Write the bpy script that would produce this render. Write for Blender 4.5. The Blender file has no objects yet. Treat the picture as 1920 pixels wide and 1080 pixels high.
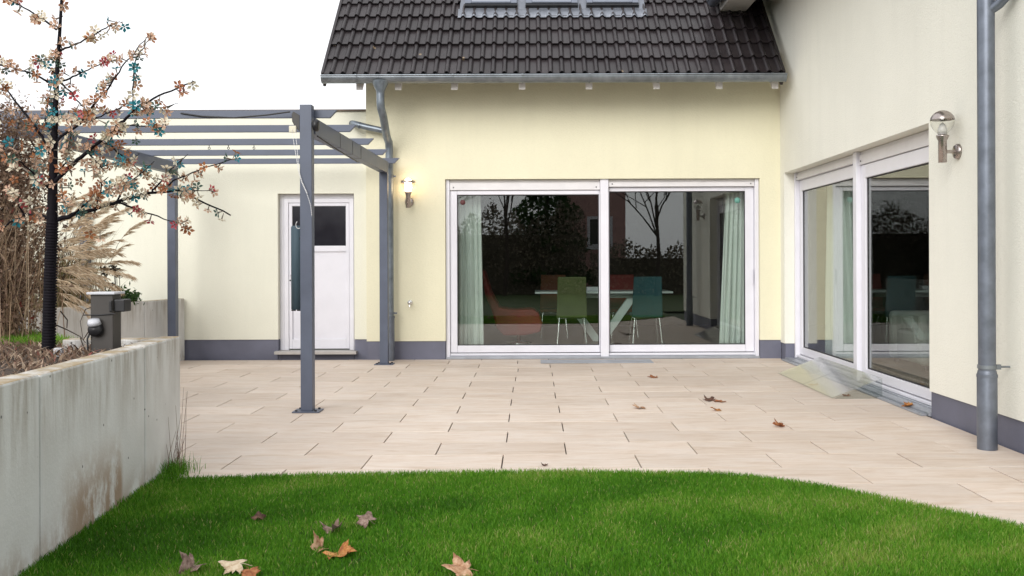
import bpy, bmesh, math, random
import numpy as np
from mathutils import Vector, Matrix, Euler

R = math.radians
sc = bpy.context.scene
COL = sc.collection

# ------------------------------------------------------------------ camera
F, CX, CY, H = 1824.0, 997.0, 488.0, 1.334       # focal length in photo pixels, vanishing point, eye height
cam = bpy.data.cameras.new('camera')
cam.sensor_width = 36.0
cam.lens = 36.0 * F / 1920.0
cam.shift_x = -(CX - 960.0) / 1920.0
cam.shift_y = (CY - 540.0) / 1920.0
cam.clip_end = 500.0
camo = bpy.data.objects.new('camera', cam)
camo.location = (0, 0, H)
camo.rotation_euler = (R(90), R(0.2), 0)
COL.objects.link(camo)
sc.camera = camo

# ------------------------------------------------------------------ overcast sky
SUN_EL, SUN_AZ = R(27), R(202)
world = bpy.data.worlds.new('World')
sc.world = world
world.use_nodes = True
wn = world.node_tree
wn.nodes.clear()
sky = wn.nodes.new('ShaderNodeTexSky')
sky.sky_type = 'NISHITA'
sky.sun_disc = False
sky.sun_elevation = SUN_EL
sky.sun_rotation = SUN_AZ
sky.air_density, sky.dust_density = 1.0, 3.0
hs = wn.nodes.new('ShaderNodeHueSaturation')
hs.inputs['Saturation'].default_value = 0.12
mixw = wn.nodes.new('ShaderNodeMix')
mixw.data_type = 'RGBA'
mixw.inputs[0].default_value = 0.82                # cloud cover
mixw.inputs[7].default_value = (9.7, 9.8, 10.0, 1)
bg = wn.nodes.new('ShaderNodeBackground')
bg.inputs['Strength'].default_value = 0.1
wo = wn.nodes.new('ShaderNodeOutputWorld')
wn.links.new(sky.outputs[0], hs.inputs['Color'])
wn.links.new(hs.outputs[0], mixw.inputs[6])
wn.links.new(mixw.outputs[2], bg.inputs['Color'])
wn.links.new(bg.outputs[0], wo.inputs['Surface'])

sl = bpy.data.lights.new('sun', 'SUN')
sl.energy = 1.5
sl.angle = R(35)
sl.color = (1.0, 0.97, 0.93)
so = bpy.data.objects.new('sun', sl)
so.rotation_euler = (R(63), 0, R(-22))               # light from behind the camera, high
COL.objects.link(so)

sc.view_settings.view_transform = 'Standard'
sc.view_settings.look = 'None'
sc.view_settings.exposure = 0.56
sc.view_settings.gamma = 1.0
sc.cycles.max_bounces = 10
sc.cycles.transparent_max_bounces = 24
sc.cycles.use_denoising = True
sc.cycles.sample_clamp_indirect = 4.0

# ------------------------------------------------------------------ helpers
def P(px, py, Y):
    return Vector(((px - CX) * Y / F, Y, H - (py - CY) * Y / F))
def G(px, py, z=0.0):
    Y = (H - z) * F / (py - CY)
    return Vector(((px - CX) * Y / F, Y, z))

def tag(o, label=None, cat=None, group=None, kind=None):
    if label: o['label'] = label
    if cat: o['category'] = cat
    if group: o['group'] = group
    if kind: o['kind'] = kind
    return o

WORLD0 = {}
def empty(name, loc, label=None, cat=None, group=None):
    o = bpy.data.objects.new(name, None)
    o.empty_display_size = 0.1
    o.location = loc
    COL.objects.link(o)
    WORLD0[o] = Vector(loc)
    return tag(o, label, cat, group)

def mesh_from(name, verts, faces, mats, mi=None, smooth=False):
    me = bpy.data.meshes.new(name)
    me.from_pydata([tuple(v) for v in verts], [], faces)
    for m in (mats if isinstance(mats, (list, tuple)) else [mats]):
        me.materials.append(m)
    if mi is not None:
        me.polygons.foreach_set('material_index', mi)
    if smooth:
        me.polygons.foreach_set('use_smooth', [True] * len(me.polygons))
    me.update()
    return me

class MB:
    """collects shapes in world coordinates; build() links them as ONE mesh object"""
    def __init__(self):
        self.v, self.f, self.m, self.s = [], [], [], []
    def add(self, verts, faces, mi=0, smooth=False):
        b = len(self.v)
        self.v += [Vector(v) for v in verts]
        self.f += [tuple(i + b for i in f) for f in faces]
        self.m += [mi] * len(faces)
        self.s += [smooth] * len(faces)
        return self
    def box(self, x0, x1, y0, y1, z0, z1, fn=None, mi=0):
        c = [(x, y, z) for z in (z0, z1) for y in (y0, y1) for x in (x0, x1)]
        if fn: c = [fn(*p) for p in c]
        return self.add(c, [(0, 2, 3, 1), (4, 5, 7, 6), (0, 1, 5, 4), (2, 6, 7, 3), (0, 4, 6, 2), (1, 3, 7, 5)], mi)
    def hexa(self, pts, mi=0):
        return self.add(pts, [(0, 2, 3, 1), (4, 5, 7, 6), (0, 1, 5, 4), (2, 6, 7, 3), (0, 4, 6, 2), (1, 3, 7, 5)], mi)
    def prism(self, poly, d, mi=0):
        """polygon (list of points) extruded along vector d"""
        n = len(poly); d = Vector(d)
        a = [Vector(p) for p in poly]
        return self.add(a + [p + d for p in a],
                        [tuple(range(n))[::-1], tuple(range(n, 2 * n))] + [(i, (i + 1) % n, n + (i + 1) % n, n + i) for i in range(n)], mi)
    def tube(self, pts, rad, n=10, cap=True, mi=0, smooth=True):
        pts = [Vector(p) for p in pts]
        rads = rad if isinstance(rad, (list, tuple)) else [rad] * len(pts)
        vs, fs = [], []
        up = None
        for i, p in enumerate(pts):
            t = (pts[min(i + 1, len(pts) - 1)] - pts[max(i - 1, 0)])
            t = t.normalized() if t.length > 1e-9 else Vector((0, 0, 1))
            if up is None:
                up = t.orthogonal().normalized()
            up = (up - t * up.dot(t))
            up = up.normalized() if up.length > 1e-6 else t.orthogonal().normalized()
            w = t.cross(up)
            for k in range(n):
                a = 2 * math.pi * k / n
                vs.append(p + (up * math.cos(a) + w * math.sin(a)) * rads[i])
        for i in range(len(pts) - 1):
            for k in range(n):
                fs.append((i * n + k, i * n + (k + 1) % n, (i + 1) * n + (k + 1) % n, (i + 1) * n + k))
        self.add(vs, fs, mi, smooth)
        if cap:
            m = len(pts) - 1
            self.add([vs[k] for k in range(n)], [tuple(range(n))[::-1]], mi)
            self.add([vs[m * n + k] for k in range(n)], [tuple(range(n))], mi)
        return self
    def lathe(self, prof, c, n=20, axis=(0, 0, 1), mi=0, smooth=True):
        """prof: (radius, height along axis) pairs"""
        ax = Vector(axis).normalized(); u = ax.orthogonal().normalized(); w = ax.cross(u); c = Vector(c)
        vs, fs = [], []
        for r, h in prof:
            for k in range(n):
                a = 2 * math.pi * k / n
                vs.append(c + ax * h + (u * math.cos(a) + w * math.sin(a)) * r)
        for i in range(len(prof) - 1):
            for k in range(n):
                fs.append((i * n + k, i * n + (k + 1) % n, (i + 1) * n + (k + 1) % n, (i + 1) * n + k))
        return self.add(vs, fs, mi, smooth)
    def build(self, name, mats, parent=None, bevel=0.0, origin=None, recalc=True):
        vs = np.array([tuple(v) for v in self.v])
        lo, hi = vs.min(0), vs.max(0)
        o0 = Vector(origin) if origin is not None else Vector(((lo[0] + hi[0]) / 2, (lo[1] + hi[1]) / 2, lo[2]))
        me = mesh_from(name, [v - o0 for v in self.v], self.f, mats, self.m)
        me.polygons.foreach_set('use_smooth', self.s)
        if recalc:
            b = bmesh.new(); b.from_mesh(me); bmesh.ops.recalc_face_normals(b, faces=b.faces); b.to_mesh(me); b.free()
        o = bpy.data.objects.new(name, me)
        COL.objects.link(o)
        WORLD0[o] = o0
        if parent is not None:
            o.parent = parent
            o.location = o0 - WORLD0[parent]
        else:
            o.location = o0
        if bevel:
            md = o.modifiers.new('bevel', 'BEVEL'); md.width = bevel; md.segments = 2; md.limit_method = 'ANGLE'
            md.harden_normals = False
        return o

def link_mesh(name, me, parent, loc, rot=(0, 0, 0), scale=(1, 1, 1)):
    o = bpy.data.objects.new(name, me)
    COL.objects.link(o)
    WORLD0[o] = Vector(loc)
    if parent is not None:
        o.parent = parent
        o.location = Vector(loc) - WORLD0[parent]
    else:
        o.location = loc
    o.rotation_euler = rot
    o.scale = scale
    return o

# ------------------------------------------------------------------ materials
def nodes_of(name):
    m = bpy.data.materials.new(name)
    m.use_nodes = True
    nt = m.node_tree
    return m, nt, nt.nodes['Principled BSDF'], nt.nodes['Material Output']

def add(nt, typ, **kw):
    n = nt.nodes.new(typ)
    for k, v in kw.items(): setattr(n, k, v)
    return n

def noise(nt, scale, detail=4, stretch=(1, 1, 1), rough=0.55, coord='pos'):
    if coord == 'pos':
        g = add(nt, 'ShaderNodeNewGeometry'); src = g.outputs['Position']
    else:
        g = add(nt, 'ShaderNodeTexCoord'); src = g.outputs['Object']
    mp = add(nt, 'ShaderNodeMapping'); mp.inputs['Scale'].default_value = stretch
    nt.links.new(src, mp.inputs['Vector'])
    n = add(nt, 'ShaderNodeTexNoise')
    n.inputs['Scale'].default_value = scale; n.inputs['Detail'].default_value = detail; n.inputs['Roughness'].default_value = rough
    nt.links.new(mp.outputs[0], n.inputs['Vector'])
    return n.outputs['Fac']

def ramp(nt, fac, stops):
    r = add(nt, 'ShaderNodeValToRGB')
    el = r.color_ramp.elements
    while len(el) < len(stops): el.new(0.5)
    for e, (p, c) in zip(el, stops):
        e.position = p; e.color = c if len(c) == 4 else (*c, 1)
    nt.links.new(fac, r.inputs[0])
    return r.outputs[0]

def mixc(nt, fac, a, b, mode='MIX'):
    m = add(nt, 'ShaderNodeMix', data_type='RGBA', blend_type=mode)
    for i, v in ((0, fac), (6, a), (7, b)):
        if hasattr(v, 'node'): nt.links.new(v, m.inputs[i])
        else: m.inputs[i].default_value = v if i == 0 else (v if len(v) == 4 else (*v, 1))
    return m.outputs[2]

def bump(nt, bs, h, strength, dist=0.01):
    b = add(nt, 'ShaderNodeBump')
    b.inputs['Strength'].default_value = strength; b.inputs['Distance'].default_value = dist
    nt.links.new(h, b.inputs['Height']); nt.links.new(b.outputs[0], bs.inputs['Normal'])
    return b

def simple(name, col, rough=0.6, var=0.12, scale=6.0, metal=0.0, bstr=0.0, bscale=120, stretch=(1, 1, 1), spec=0.5, coord='pos', rnd=0.0):
    m, nt, bs, out = nodes_of(name)
    n = noise(nt, scale, 5, stretch, coord=coord)
    lo = tuple(c * (1 - var) for c in col); hi = tuple(min(1, c * (1 + var)) for c in col)
    c = ramp(nt, n, [(0.3, lo), (0.7, hi)])
    if rnd:
        oi = add(nt, 'ShaderNodeObjectInfo')
        c = mixc(nt, 1.0, c, ramp(nt, oi.outputs['Random'], [(0, (1 - rnd,) * 3), (1, (1 + rnd,) * 3)]), 'MULTIPLY')
    nt.links.new(c, bs.inputs['Base Color'])
    rr = add(nt, 'ShaderNodeMapRange')
    rr.inputs[3].default_value = max(0.02, rough - 0.08); rr.inputs[4].default_value = min(1, rough + 0.08)
    nt.links.new(n, rr.inputs[0]); nt.links.new(rr.outputs[0], bs.inputs['Roughness'])
    bs.inputs['Metallic'].default_value = metal
    bs.inputs['Specular IOR Level'].default_value = spec
    if bstr:
        bump(nt, bs, noise(nt, bscale, 3, coord=coord), bstr)
    return m

def stucco(name, col):
    m, nt, bs, out = nodes_of(name)
    big = noise(nt, 0.9, 4, (1, 1, 0.6))
    c = ramp(nt, big, [(0.3, tuple(x * 0.955 for x in col)), (0.7, tuple(min(1, x * 1.03) for x in col))])
    streak = noise(nt, 5.0, 4, (1, 1, 0.07))
    c = mixc(nt, ramp(nt, streak, [(0.52, (0, 0, 0)), (0.8, (0.22, 0.22, 0.22))]), c, tuple(x * 0.84 for x in col))
    fine = noise(nt, 55, 3, (1, 1, 1.6))
    c = mixc(nt, ramp(nt, fine, [(0.35, (0.10,) * 3), (0.6, (0,) * 3)]), c, tuple(x * 0.75 for x in col))
    nt.links.new(c, bs.inputs['Base Color'])
    bs.inputs['Roughness'].default_value = 0.92
    bs.inputs['Specular IOR Level'].default_value = 0.2
    bump(nt, bs, fine, 0.45, 0.01)
    return m

def concrete(name):
    m, nt, bs, out = nodes_of(name)
    big = noise(nt, 1.8, 6)
    c = ramp(nt, big, [(0.3, (0.56, 0.557, 0.54)), (0.7, (0.69, 0.69, 0.68))])
    streak = noise(nt, 8, 7, (1, 1, 0.11), 0.72)
    g = add(nt, 'ShaderNodeNewGeometry'); sx = add(nt, 'ShaderNodeSeparateXYZ'); nt.links.new(g.outputs['Position'], sx.inputs[0])
    def mr(src, a, b, c0, d0):
        r = add(nt, 'ShaderNodeMapRange', interpolation_type='SMOOTHSTEP')
        r.inputs[1].default_value, r.inputs[2].default_value, r.inputs[3].default_value, r.inputs[4].default_value = a, b, c0, d0
        nt.links.new(src, r.inputs[0]); return r.outputs[0]
    def mul(a, b):
        x = add(nt, 'ShaderNodeMath', operation='MULTIPLY')
        for i, v in enumerate((a, b)):
            if hasattr(v, 'node'): nt.links.new(v, x.inputs[i])
            else: x.inputs[i].default_value = v
        return x.outputs[0]
    Yw, Zw = sx.outputs['Y'], sx.outputs['Z']
    # algae streaks running down from the top edge
    top = mul(mr(Zw, 0.30, 0.88, 0.0, 1.0), mr(streak, 0.40, 0.68, 0.0, 0.75))
    c = mixc(nt, top, c, (0.235, 0.19, 0.135))
    # old earth mark at the foot of the wall
    pn = noise(nt, 7, 6, (1, 1, 0.55), 0.7)
    earth = mul(mul(mr(Yw, 4.35, 4.75, 0, 1), mr(Yw, 5.28, 5.34, 1, 0)), mr(Zw, 0.1, 0.5, 1, 0))
    e2 = mul(earth, mr(pn, 0.36, 0.58, 0.05, 1.0))
    c = mixc(nt, e2, c, (0.33, 0.235, 0.165))
    foot = mul(mr(Zw, 0.0, 0.22, 0.7, 0), mr(pn, 0.4, 0.6, 0, 1))
    c = mixc(nt, foot, c, (0.30, 0.23, 0.17))
    # moss and dirt on the flat top
    nz = add(nt, 'ShaderNodeSeparateXYZ'); nt.links.new(g.outputs['Normal'], nz.inputs[0])
    mo = noise(nt, 9, 6, rough=0.7)
    c = mixc(nt, mul(mr(nz.outputs['Z'], 0.6, 0.9, 0, 0.85), mr(mo, 0.35, 0.6, 0.15, 1)), c, (0.30, 0.215, 0.10))
    pit = add(nt, 'ShaderNodeTexVoronoi'); pit.inputs['Scale'].default_value = 7.0
    nt.links.new(g.outputs['Position'], pit.inputs['Vector'])
    c = mixc(nt, mr(pit.outputs['Distance'], 0.035, 0.06, 0.85, 0), c, (0.05, 0.05, 0.05))
    nt.links.new(c, bs.inputs['Base Color'])
    bs.inputs['Roughness'].default_value = 0.88
    bump(nt, bs, noise(nt, 60, 6), 0.25, 0.008)
    return m

def paving(name):
    m, nt, bs, out = nodes_of(name)
    tc = add(nt, 'ShaderNodeNewGeometry'); oi = add(nt, 'ShaderNodeObjectInfo')
    off = add(nt, 'ShaderNodeVectorMath', operation='SCALE'); off.inputs[0].default_value = (13, 7, 3)
    nt.links.new(oi.outputs['Random'], off.inputs['Scale'])
    ad = add(nt, 'ShaderNodeVectorMath', operation='ADD')
    nt.links.new(tc.outputs['Position'], ad.inputs[0]); nt.links.new(off.outputs[0], ad.inputs[1])
    def nz(scale, st, det=5):
        mp = add(nt, 'ShaderNodeMapping'); mp.inputs['Scale'].default_value = st
        nt.links.new(ad.outputs[0], mp.inputs['Vector'])
        n = add(nt, 'ShaderNodeTexNoise'); n.inputs['Scale'].default_value = scale; n.inputs['Detail'].default_value = det
        n.inputs['Roughness'].default_value = 0.62; n.inputs['Distortion'].default_value = 0.6
        nt.links.new(mp.outputs[0], n.inputs['Vector']); return n.outputs['Fac']
    a = nz(2.6, (1, 4.5, 1))
    c = ramp(nt, a, [(0.25, (0.54, 0.425, 0.335)), (0.44, (0.64, 0.535, 0.45)), (0.60, (0.68, 0.595, 0.525)), (0.78, (0.63, 0.56, 0.51))])
    b = nz(9, (1, 7, 1), 6)
    c = mixc(nt, ramp(nt, b, [(0.5, (0,) * 3), (0.72, (0.4,) * 3)]), c, (0.46, 0.36, 0.285))
    c = mixc(nt, 1.0, c, ramp(nt, oi.outputs['Random'], [(0, (0.90, 0.885, 0.87)), (1, (1.05, 1.05, 1.05))]), 'MULTIPLY')
    st_ = noise(nt, 1.1, 6, rough=.7)
    c = mixc(nt, ramp(nt, st_, [(0.46, (0,) * 3), (0.72, (0.30,) * 3)]), c, (0.46, 0.37, 0.30))
    nt.links.new(c, bs.inputs['Base Color'])
    bs.inputs['Roughness'].default_value = 0.62
    bs.inputs['Specular IOR Level'].default_value = 0.35
    bump(nt, bs, b, 0.06, 0.01)
    return m

def glass(name, tint, f0, rough=0.0):
    m, nt, bs, out = nodes_of(name)
    nt.nodes.remove(bs)
    lw = add(nt, 'ShaderNodeLayerWeight'); lw.inputs[0].default_value = 0.5
    p5 = add(nt, 'ShaderNodeMath', operation='POWER'); p5.inputs[1].default_value = 4.0
    nt.links.new(lw.outputs['Facing'], p5.inputs[0])
    mr = add(nt, 'ShaderNodeMapRange'); mr.inputs[3].default_value = f0; mr.inputs[4].default_value = 1.0
    nt.links.new(p5.outputs[0], mr.inputs[0])
    tr = add(nt, 'ShaderNodeBsdfTransparent'); tr.inputs[0].default_value = (*tint, 1)
    gl = add(nt, 'ShaderNodeBsdfGlossy'); gl.inputs['Roughness'].default_value = rough
    mx = add(nt, 'ShaderNodeMixShader')
    nt.links.new(mr.outputs[0], mx.inputs[0]); nt.links.new(tr.outputs[0], mx.inputs[1]); nt.links.new(gl.outputs[0], mx.inputs[2])
    nt.links.new(mx.outputs[0], out.inputs['Surface'])
    return m

def leafy(name, stops, attr='rnd', rough=0.6, transl=0.3):
    m, nt, bs, out = nodes_of(name)
    at = add(nt, 'ShaderNodeAttribute'); at.attribute_name = attr
    c = ramp(nt, at.outputs['Fac'], stops)
    nt.links.new(c, bs.inputs['Base Color']); bs.inputs['Roughness'].default_value = rough
    bs.inputs['Specular IOR Level'].default_value = 0.25
    tl = add(nt, 'ShaderNodeBsdfTranslucent'); nt.links.new(c, tl.inputs[0])
    mx = add(nt, 'ShaderNodeMixShader'); mx.inputs[0].default_value = transl
    nt.links.new(bs.outputs[0], mx.inputs[1]); nt.links.new(tl.outputs[0], mx.inputs[2]); nt.links.new(mx.outputs[0], out.inputs[0])
    return m

def emissive(name, col, s):
    m, nt, bs, out = nodes_of(name)
    bs.inputs['Emission Color'].default_value = (*col, 1); bs.inputs['Emission Strength'].default_value = s
    bs.inputs['Base Color'].default_value = (*col, 1)
    return m

M = {}
M['stucco'] = stucco('stucco_cream', (0.785, 0.75, 0.565))
M['stucco_garage'] = stucco('stucco_garage', (0.785, 0.775, 0.66))
M['stucco_wing'] = stucco('stucco_wing', (0.83, 0.82, 0.735))
M['plinth'] = simple('plinth_paint', (0.135, 0.14, 0.19), 0.6, 0.12, 3, bstr=0.15, bscale=90)
M['upvc'] = simple('white_upvc', (0.735, 0.73, 0.785), 0.32, 0.03, 4)
M['upvc_box'] = simple('white_shutter_box', (0.70, 0.685, 0.70), 0.4, 0.05, 5)
M['reveal_grey'] = simple('grey_sill', (0.34, 0.36, 0.40), 0.42, 0.12, 6, metal=0.3)
M['gasket'] = simple('black_gasket', (0.015, 0.015, 0.018), 0.6)
M['glass'] = glass('window_glass', (0.855, 0.895, 0.875), 0.10)
M['glass_dark'] = simple('dark_door_glass', (0.014, 0.014, 0.02), 0.16, 0.1)
M['glass_clear'] = glass('clear_acrylic', (0.86, 0.88, 0.87), 0.06, 0.12)
M['lampglass'] = glass('lamp_glass', (0.95, 0.95, 0.93), 0.06)
M['tile'] = simple('roof_tile', (0.027, 0.0215, 0.0235), 0.40, 0.25, 9, bstr=0.12, bscale=200, rnd=0.2, spec=0.45)
_nt = M['tile'].node_tree; _bs = _nt.nodes['Principled BSDF']; _src = _bs.inputs['Base Color'].links[0].from_socket
_l = ramp(_nt, noise(_nt, 6.5, 8, rough=.75), [(.66, (0,) * 3), (.74, (.55,) * 3)])
_nt.links.new(mixc(_nt, _l, _src, (.12, .10, .07)), _bs.inputs['Base Color'])
_v = add(_nt, 'ShaderNodeTexVoronoi'); _v.inputs['Scale'].default_value = 2.6; _g = add(_nt, 'ShaderNodeNewGeometry'); _nt.links.new(_g.outputs['Position'], _v.inputs['Vector'])
_nt.links.new(mixc(_nt, ramp(_nt, _v.outputs['Distance'], [(.05, (.8,) * 3), (.075, (0,) * 3)]), _bs.inputs['Base Color'].links[0].from_socket, (.30, .22, .13)), _bs.inputs['Base Color'])
M['deck'] = simple('roof_deck', (0.02, 0.02, 0.02), 0.9)
M['zinc'] = simple('zinc', (0.235, 0.26, 0.285), 0.42, 0.22, 9, metal=0.75, stretch=(1, 1, 0.5))
M['zinc_pipe'] = simple('zinc_pipe', (0.20, 0.23, 0.265), 0.4, 0.25, 9, metal=0.65)
M['zinc_dark'] = simple('zinc_dark', (0.165, 0.185, 0.225), 0.42, 0.2, 9, metal=0.6)
M['lead'] = simple('lead_flashing', (0.20, 0.215, 0.25), 0.5, 0.15, 12, metal=0.4)
M['skyframe'] = simple('skylight_frame', (0.17, 0.19, 0.24), 0.4, 0.08, 8, metal=0.3)
M['skyglass'] = simple('skylight_glass', (0.55, 0.58, 0.60), 0.04, 0.05, 2, metal=0.9)
M['rafter'] = simple('rafter_white', (0.74, 0.71, 0.70), 0.6, 0.06, 8)
M['soffit'] = simple('soffit_white', (0.62, 0.59, 0.55), 0.6, 0.06, 8)
M['soffit_dark'] = simple('soffit_brown', (0.10, 0.07, 0.05), 0.7, 0.2, 8)
M['pergola'] = simple('pergola_grey', (0.088, 0.104, 0.148), 0.45, 0.1, 5, bstr=0.05)
M['black'] = simple('black_plastic', (0.012, 0.012, 0.014), 0.45)
M['cream_plastic'] = simple('cream_plastic', (0.62, 0.58, 0.45), 0.5)
M['bead'] = simple('white_bead', (0.8, 0.8, 0.8), 0.35, 0.02)
M['teal_cloth'] = simple('teal_cloth', (0.05, 0.085, 0.11), 0.7, 0.2, 30, stretch=(1, 1, 0.1))
M['steel'] = simple('brushed_steel', (0.42, 0.37, 0.35), 0.28, 0.1, 30, metal=0.95)
M['chrome'] = simple('chrome', (0.75, 0.75, 0.75), 0.12, 0.03, 8, metal=1.0)
M['bulb'] = emissive('lit_bulb', (1.0, 0.72, 0.42), 9)
M['bulb_off'] = simple('dull_bulb', (0.55, 0.55, 0.54), 0.35)
M['concrete'] = concrete('concrete')
M['paving'] = paving('paving_stone')
M['joint'] = simple('joint_sand', (0.045, 0.038, 0.032), 0.95, 0.3, 30)
M['soil'] = simple('soil', (0.055, 0.038, 0.027), 0.95, 0.45, 14, bstr=0.9, bscale=25)
M['lawn'] = simple('lawn_soil', (0.045, 0.075, 0.014), 0.95, 0.5, 10, bstr=0.5, bscale=60)
M['garden'] = simple('garden_ground', (0.035, 0.055, 0.018), 0.95, 0.4, 2)
M['grass'] = leafy('grass_blade', [(0.0, (0.034, 0.115, 0.005)), (0.40, (0.075, 0.235, 0.010)), (0.72, (0.155, 0.34, 0.026)), (0.90, (0.28, 0.37, 0.07)), (1.0, (0.46, 0.39, 0.19))], transl=0.35)
M['bark'] = simple('black_wrapped_trunk', (0.0065, 0.005, 0.008), 0.7, 0.4, 60, stretch=(0.15, 0.15, 1), spec=0.15)
M['taupe'] = simple('taupe_metal', (0.045, 0.04, 0.036), 0.5, 0.12, 7)
M['cap_white'] = simple('cap_grey', (0.55, 0.56, 0.60), 0.4, 0.05, 7)
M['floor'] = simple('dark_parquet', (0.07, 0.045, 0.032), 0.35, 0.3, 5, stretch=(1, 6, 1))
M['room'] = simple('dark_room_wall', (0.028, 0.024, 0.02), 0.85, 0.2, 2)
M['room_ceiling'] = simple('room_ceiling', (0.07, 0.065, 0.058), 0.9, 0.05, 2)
M['curtain'] = simple('curtain_cloth', (0.80, 0.83, 0.80), 0.85, 0.05, 3, bstr=0.1, bscale=300)
M['red'] = simple('red_upholstery', (0.22, 0.008, 0.008), 0.6, 0.15, 6)
M['green'] = simple('green_upholstery', (0.085, 0.10, 0.032), 0.6, 0.1, 6)
M['teal'] = simple('teal_upholstery', (0.010, 0.065, 0.08), 0.6, 0.1, 6)
M['orange'] = simple('orange_upholstery', (0.20, 0.05, 0.012), 0.6, 0.1, 6)
M['table_white'] = simple('white_lacquer', (0.72, 0.78, 0.78), 0.25, 0.02, 4)
M['ivory'] = simple('ivory_upholstery', (0.58, 0.57, 0.53), 0.8, 0.06, 6)
M['brown_flash'] = simple('brown_flashing', (0.12, 0.085, 0.06), 0.6, 0.2, 8)
M['step'] = simple('stone_step', (0.42, 0.40, 0.38), 0.7, 0.1, 12, bstr=0.1)
M['brick'] = simple('pink_render', (0.46, 0.27, 0.25), 0.8, 0.15, 4)
M['render_white'] = simple('white_render', (0.6, 0.58, 0.55), 0.8, 0.08, 4)
M['roof_far'] = simple('far_roof', (0.10, 0.05, 0.04), 0.8, 0.2, 6)
M['hedge'] = leafy('hedge_leaf', [(0, (0.11, 0.095, 0.07)), (0.6, (0.21, 0.18, 0.135)), (1, (0.30, 0.25, 0.19))], transl=0.2)
M['hedge_core'] = simple('hedge_core', (0.10, 0.085, 0.06), 0.9, 0.3, 6)
M['twig'] = simple('twig', (0.05, 0.036, 0.028), 0.85, 0.3, 20)
M['drybrown'] = leafy('dry_leaf', [(0, (0.075, 0.045, 0.032)), (0.4, (0.19, 0.12, 0.083)), (0.75, (0.33, 0.235, 0.165)), (0.93, (0.50, 0.40, 0.30)), (1, (0.28, 0.07, 0.06))], transl=0.25)
M['plume'] = leafy('plume', [(0, (0.42, 0.31, 0.20)), (0.5, (0.60, 0.48, 0.34)), (1, (0.74, 0.64, 0.50))], transl=0.35, rough=0.8)
M['straw'] = leafy('straw', [(0, (0.13, 0.09, 0.045)), (0.6, (0.30, 0.22, 0.12)), (1, (0.16, 0.17, 0.06))], transl=0.25)
M['strand'] = leafy('dry_strand', [(0, (0.20, 0.12, 0.075)), (0.6, (0.40, 0.29, 0.19)), (1, (0.58, 0.47, 0.34))], transl=0.3)
M['evergreen'] = leafy('evergreen_leaf', [(0, (0.015, 0.045, 0.008)), (1, (0.06, 0.13, 0.03))], transl=0.25)
M['seedhead'] = simple('dark_seedhead', (0.035, 0.03, 0.022), 0.9, 0.3, 40)
M['sticker_red'] = simple('sticker_red', (0.10, 0.03, 0.03), 0.6)
M['sticker_teal'] = simple('sticker_teal', (0.12, 0.30, 0.25), 0.6)

# ------------------------------------------------------------------ ground, patio, lawn
rng = np.random.default_rng(7)
random.seed(7)
mb = MB(); mb.box(-60, 60, -60, 60, -0.30, -0.05)
tag(mb.build('ground', M['garden']), kind='structure')

WX = 3.35        # plane of the wing wall
FY = 13.1        # plane of the front wall
GY = 13.2        # plane of the garage wall
edge_x = np.array([-2.45, -2.08, -1.19, -0.33, 0.35, 0.80, 1.12, 1.40, 1.61, 1.85, 2.05, 2.25, 2.45, 2.70, 3.00, 3.35])
edge_y = np.array([5.93, 5.94, 6.01, 6.06, 6.08, 6.06, 6.01, 5.90, 5.74, 5.49, 5.24, 4.99, 4.76, 4.46, 4.05, 3.55])
def lawn_edge(x): return float(np.interp(x, edge_x, edge_y))

# sheet under the slabs, then every slab as its own piece
mb = MB(); mb.box(-7.5, WX - 0.01, 2.5, FY + 0.08, -0.045, -0.016)
patio = tag(mb.build('patio', M['joint']), kind='structure')
slab_cache = {}
def slab_mesh(w, d):
    key = (round(w, 3), round(d, 3))
    if key not in slab_cache:
        t, b = 0.015, 0.0016
        x, y = w / 2, d / 2
        v = [(-x, -y, -t), (x, -y, -t), (x, y, -t), (-x, y, -t), (-x, -y, -b), (x, -y, -b), (x, y, -b), (-x, y, -b),
             (-x + b, -y + b, 0), (x - b, -y + b, 0), (x - b, y - b, 0), (-x + b, y - b, 0)]
        f = [(0, 1, 5, 4), (1, 2, 6, 5), (2, 3, 7, 6), (3, 0, 4, 7), (4, 5, 9, 8), (5, 6, 10, 9), (6, 7, 11, 10), (7, 4, 8, 11), (8, 9, 10, 11)]
        slab_cache[key] = mesh_from('paving_slab', v, f, M['paving'])
    return slab_cache[key]
LW, LD = 0.9, 0.45
for k in range(-8, 14):
    y0 = 7.135 + k * LD
    y1 = min(y0 + LD, FY + 0.03)
    off = (-0.185 if k % 2 == 0 else 0.23)
    jit = random.uniform(-0.015, 0.015)
    for j in range(-9, 6):
        x0, x1 = off + j * LW + jit, off + (j + 1) * LW + jit
        if x0 > WX - 0.05 or x1 < -7: continue
        x1 = min(x1, WX + 0.0); 
        xm, ym = (x0 + x1) / 2, (y0 + y1) / 2
        if min(lawn_edge(x0), lawn_edge(x1)) > y1 + 0.02: continue           # wholly under the lawn
        if x1 < -2.35 and ym < 6.4: continue                                   # behind the retaining wall
        if x1 < -5.2 + 0.16 * (ym - 10): continue
        gap = 0.0085
        wv, dv = (x1 - x0) - gap, (y1 - y0) - 0.0028
        if x1 == WX: wv = round(wv, 2)
        link_mesh('paving_slab', slab_mesh(round(wv, 2) - 0.0005 if abs(wv - (LW - gap)) > .004 else LW - gap, dv), patio,
                  (xm, ym, random.uniform(-0.0012, 0.0012)), (random.uniform(-.0008, .0008), random.uniform(-.0008, .0008), random.uniform(-.0012, .0012)))

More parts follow.
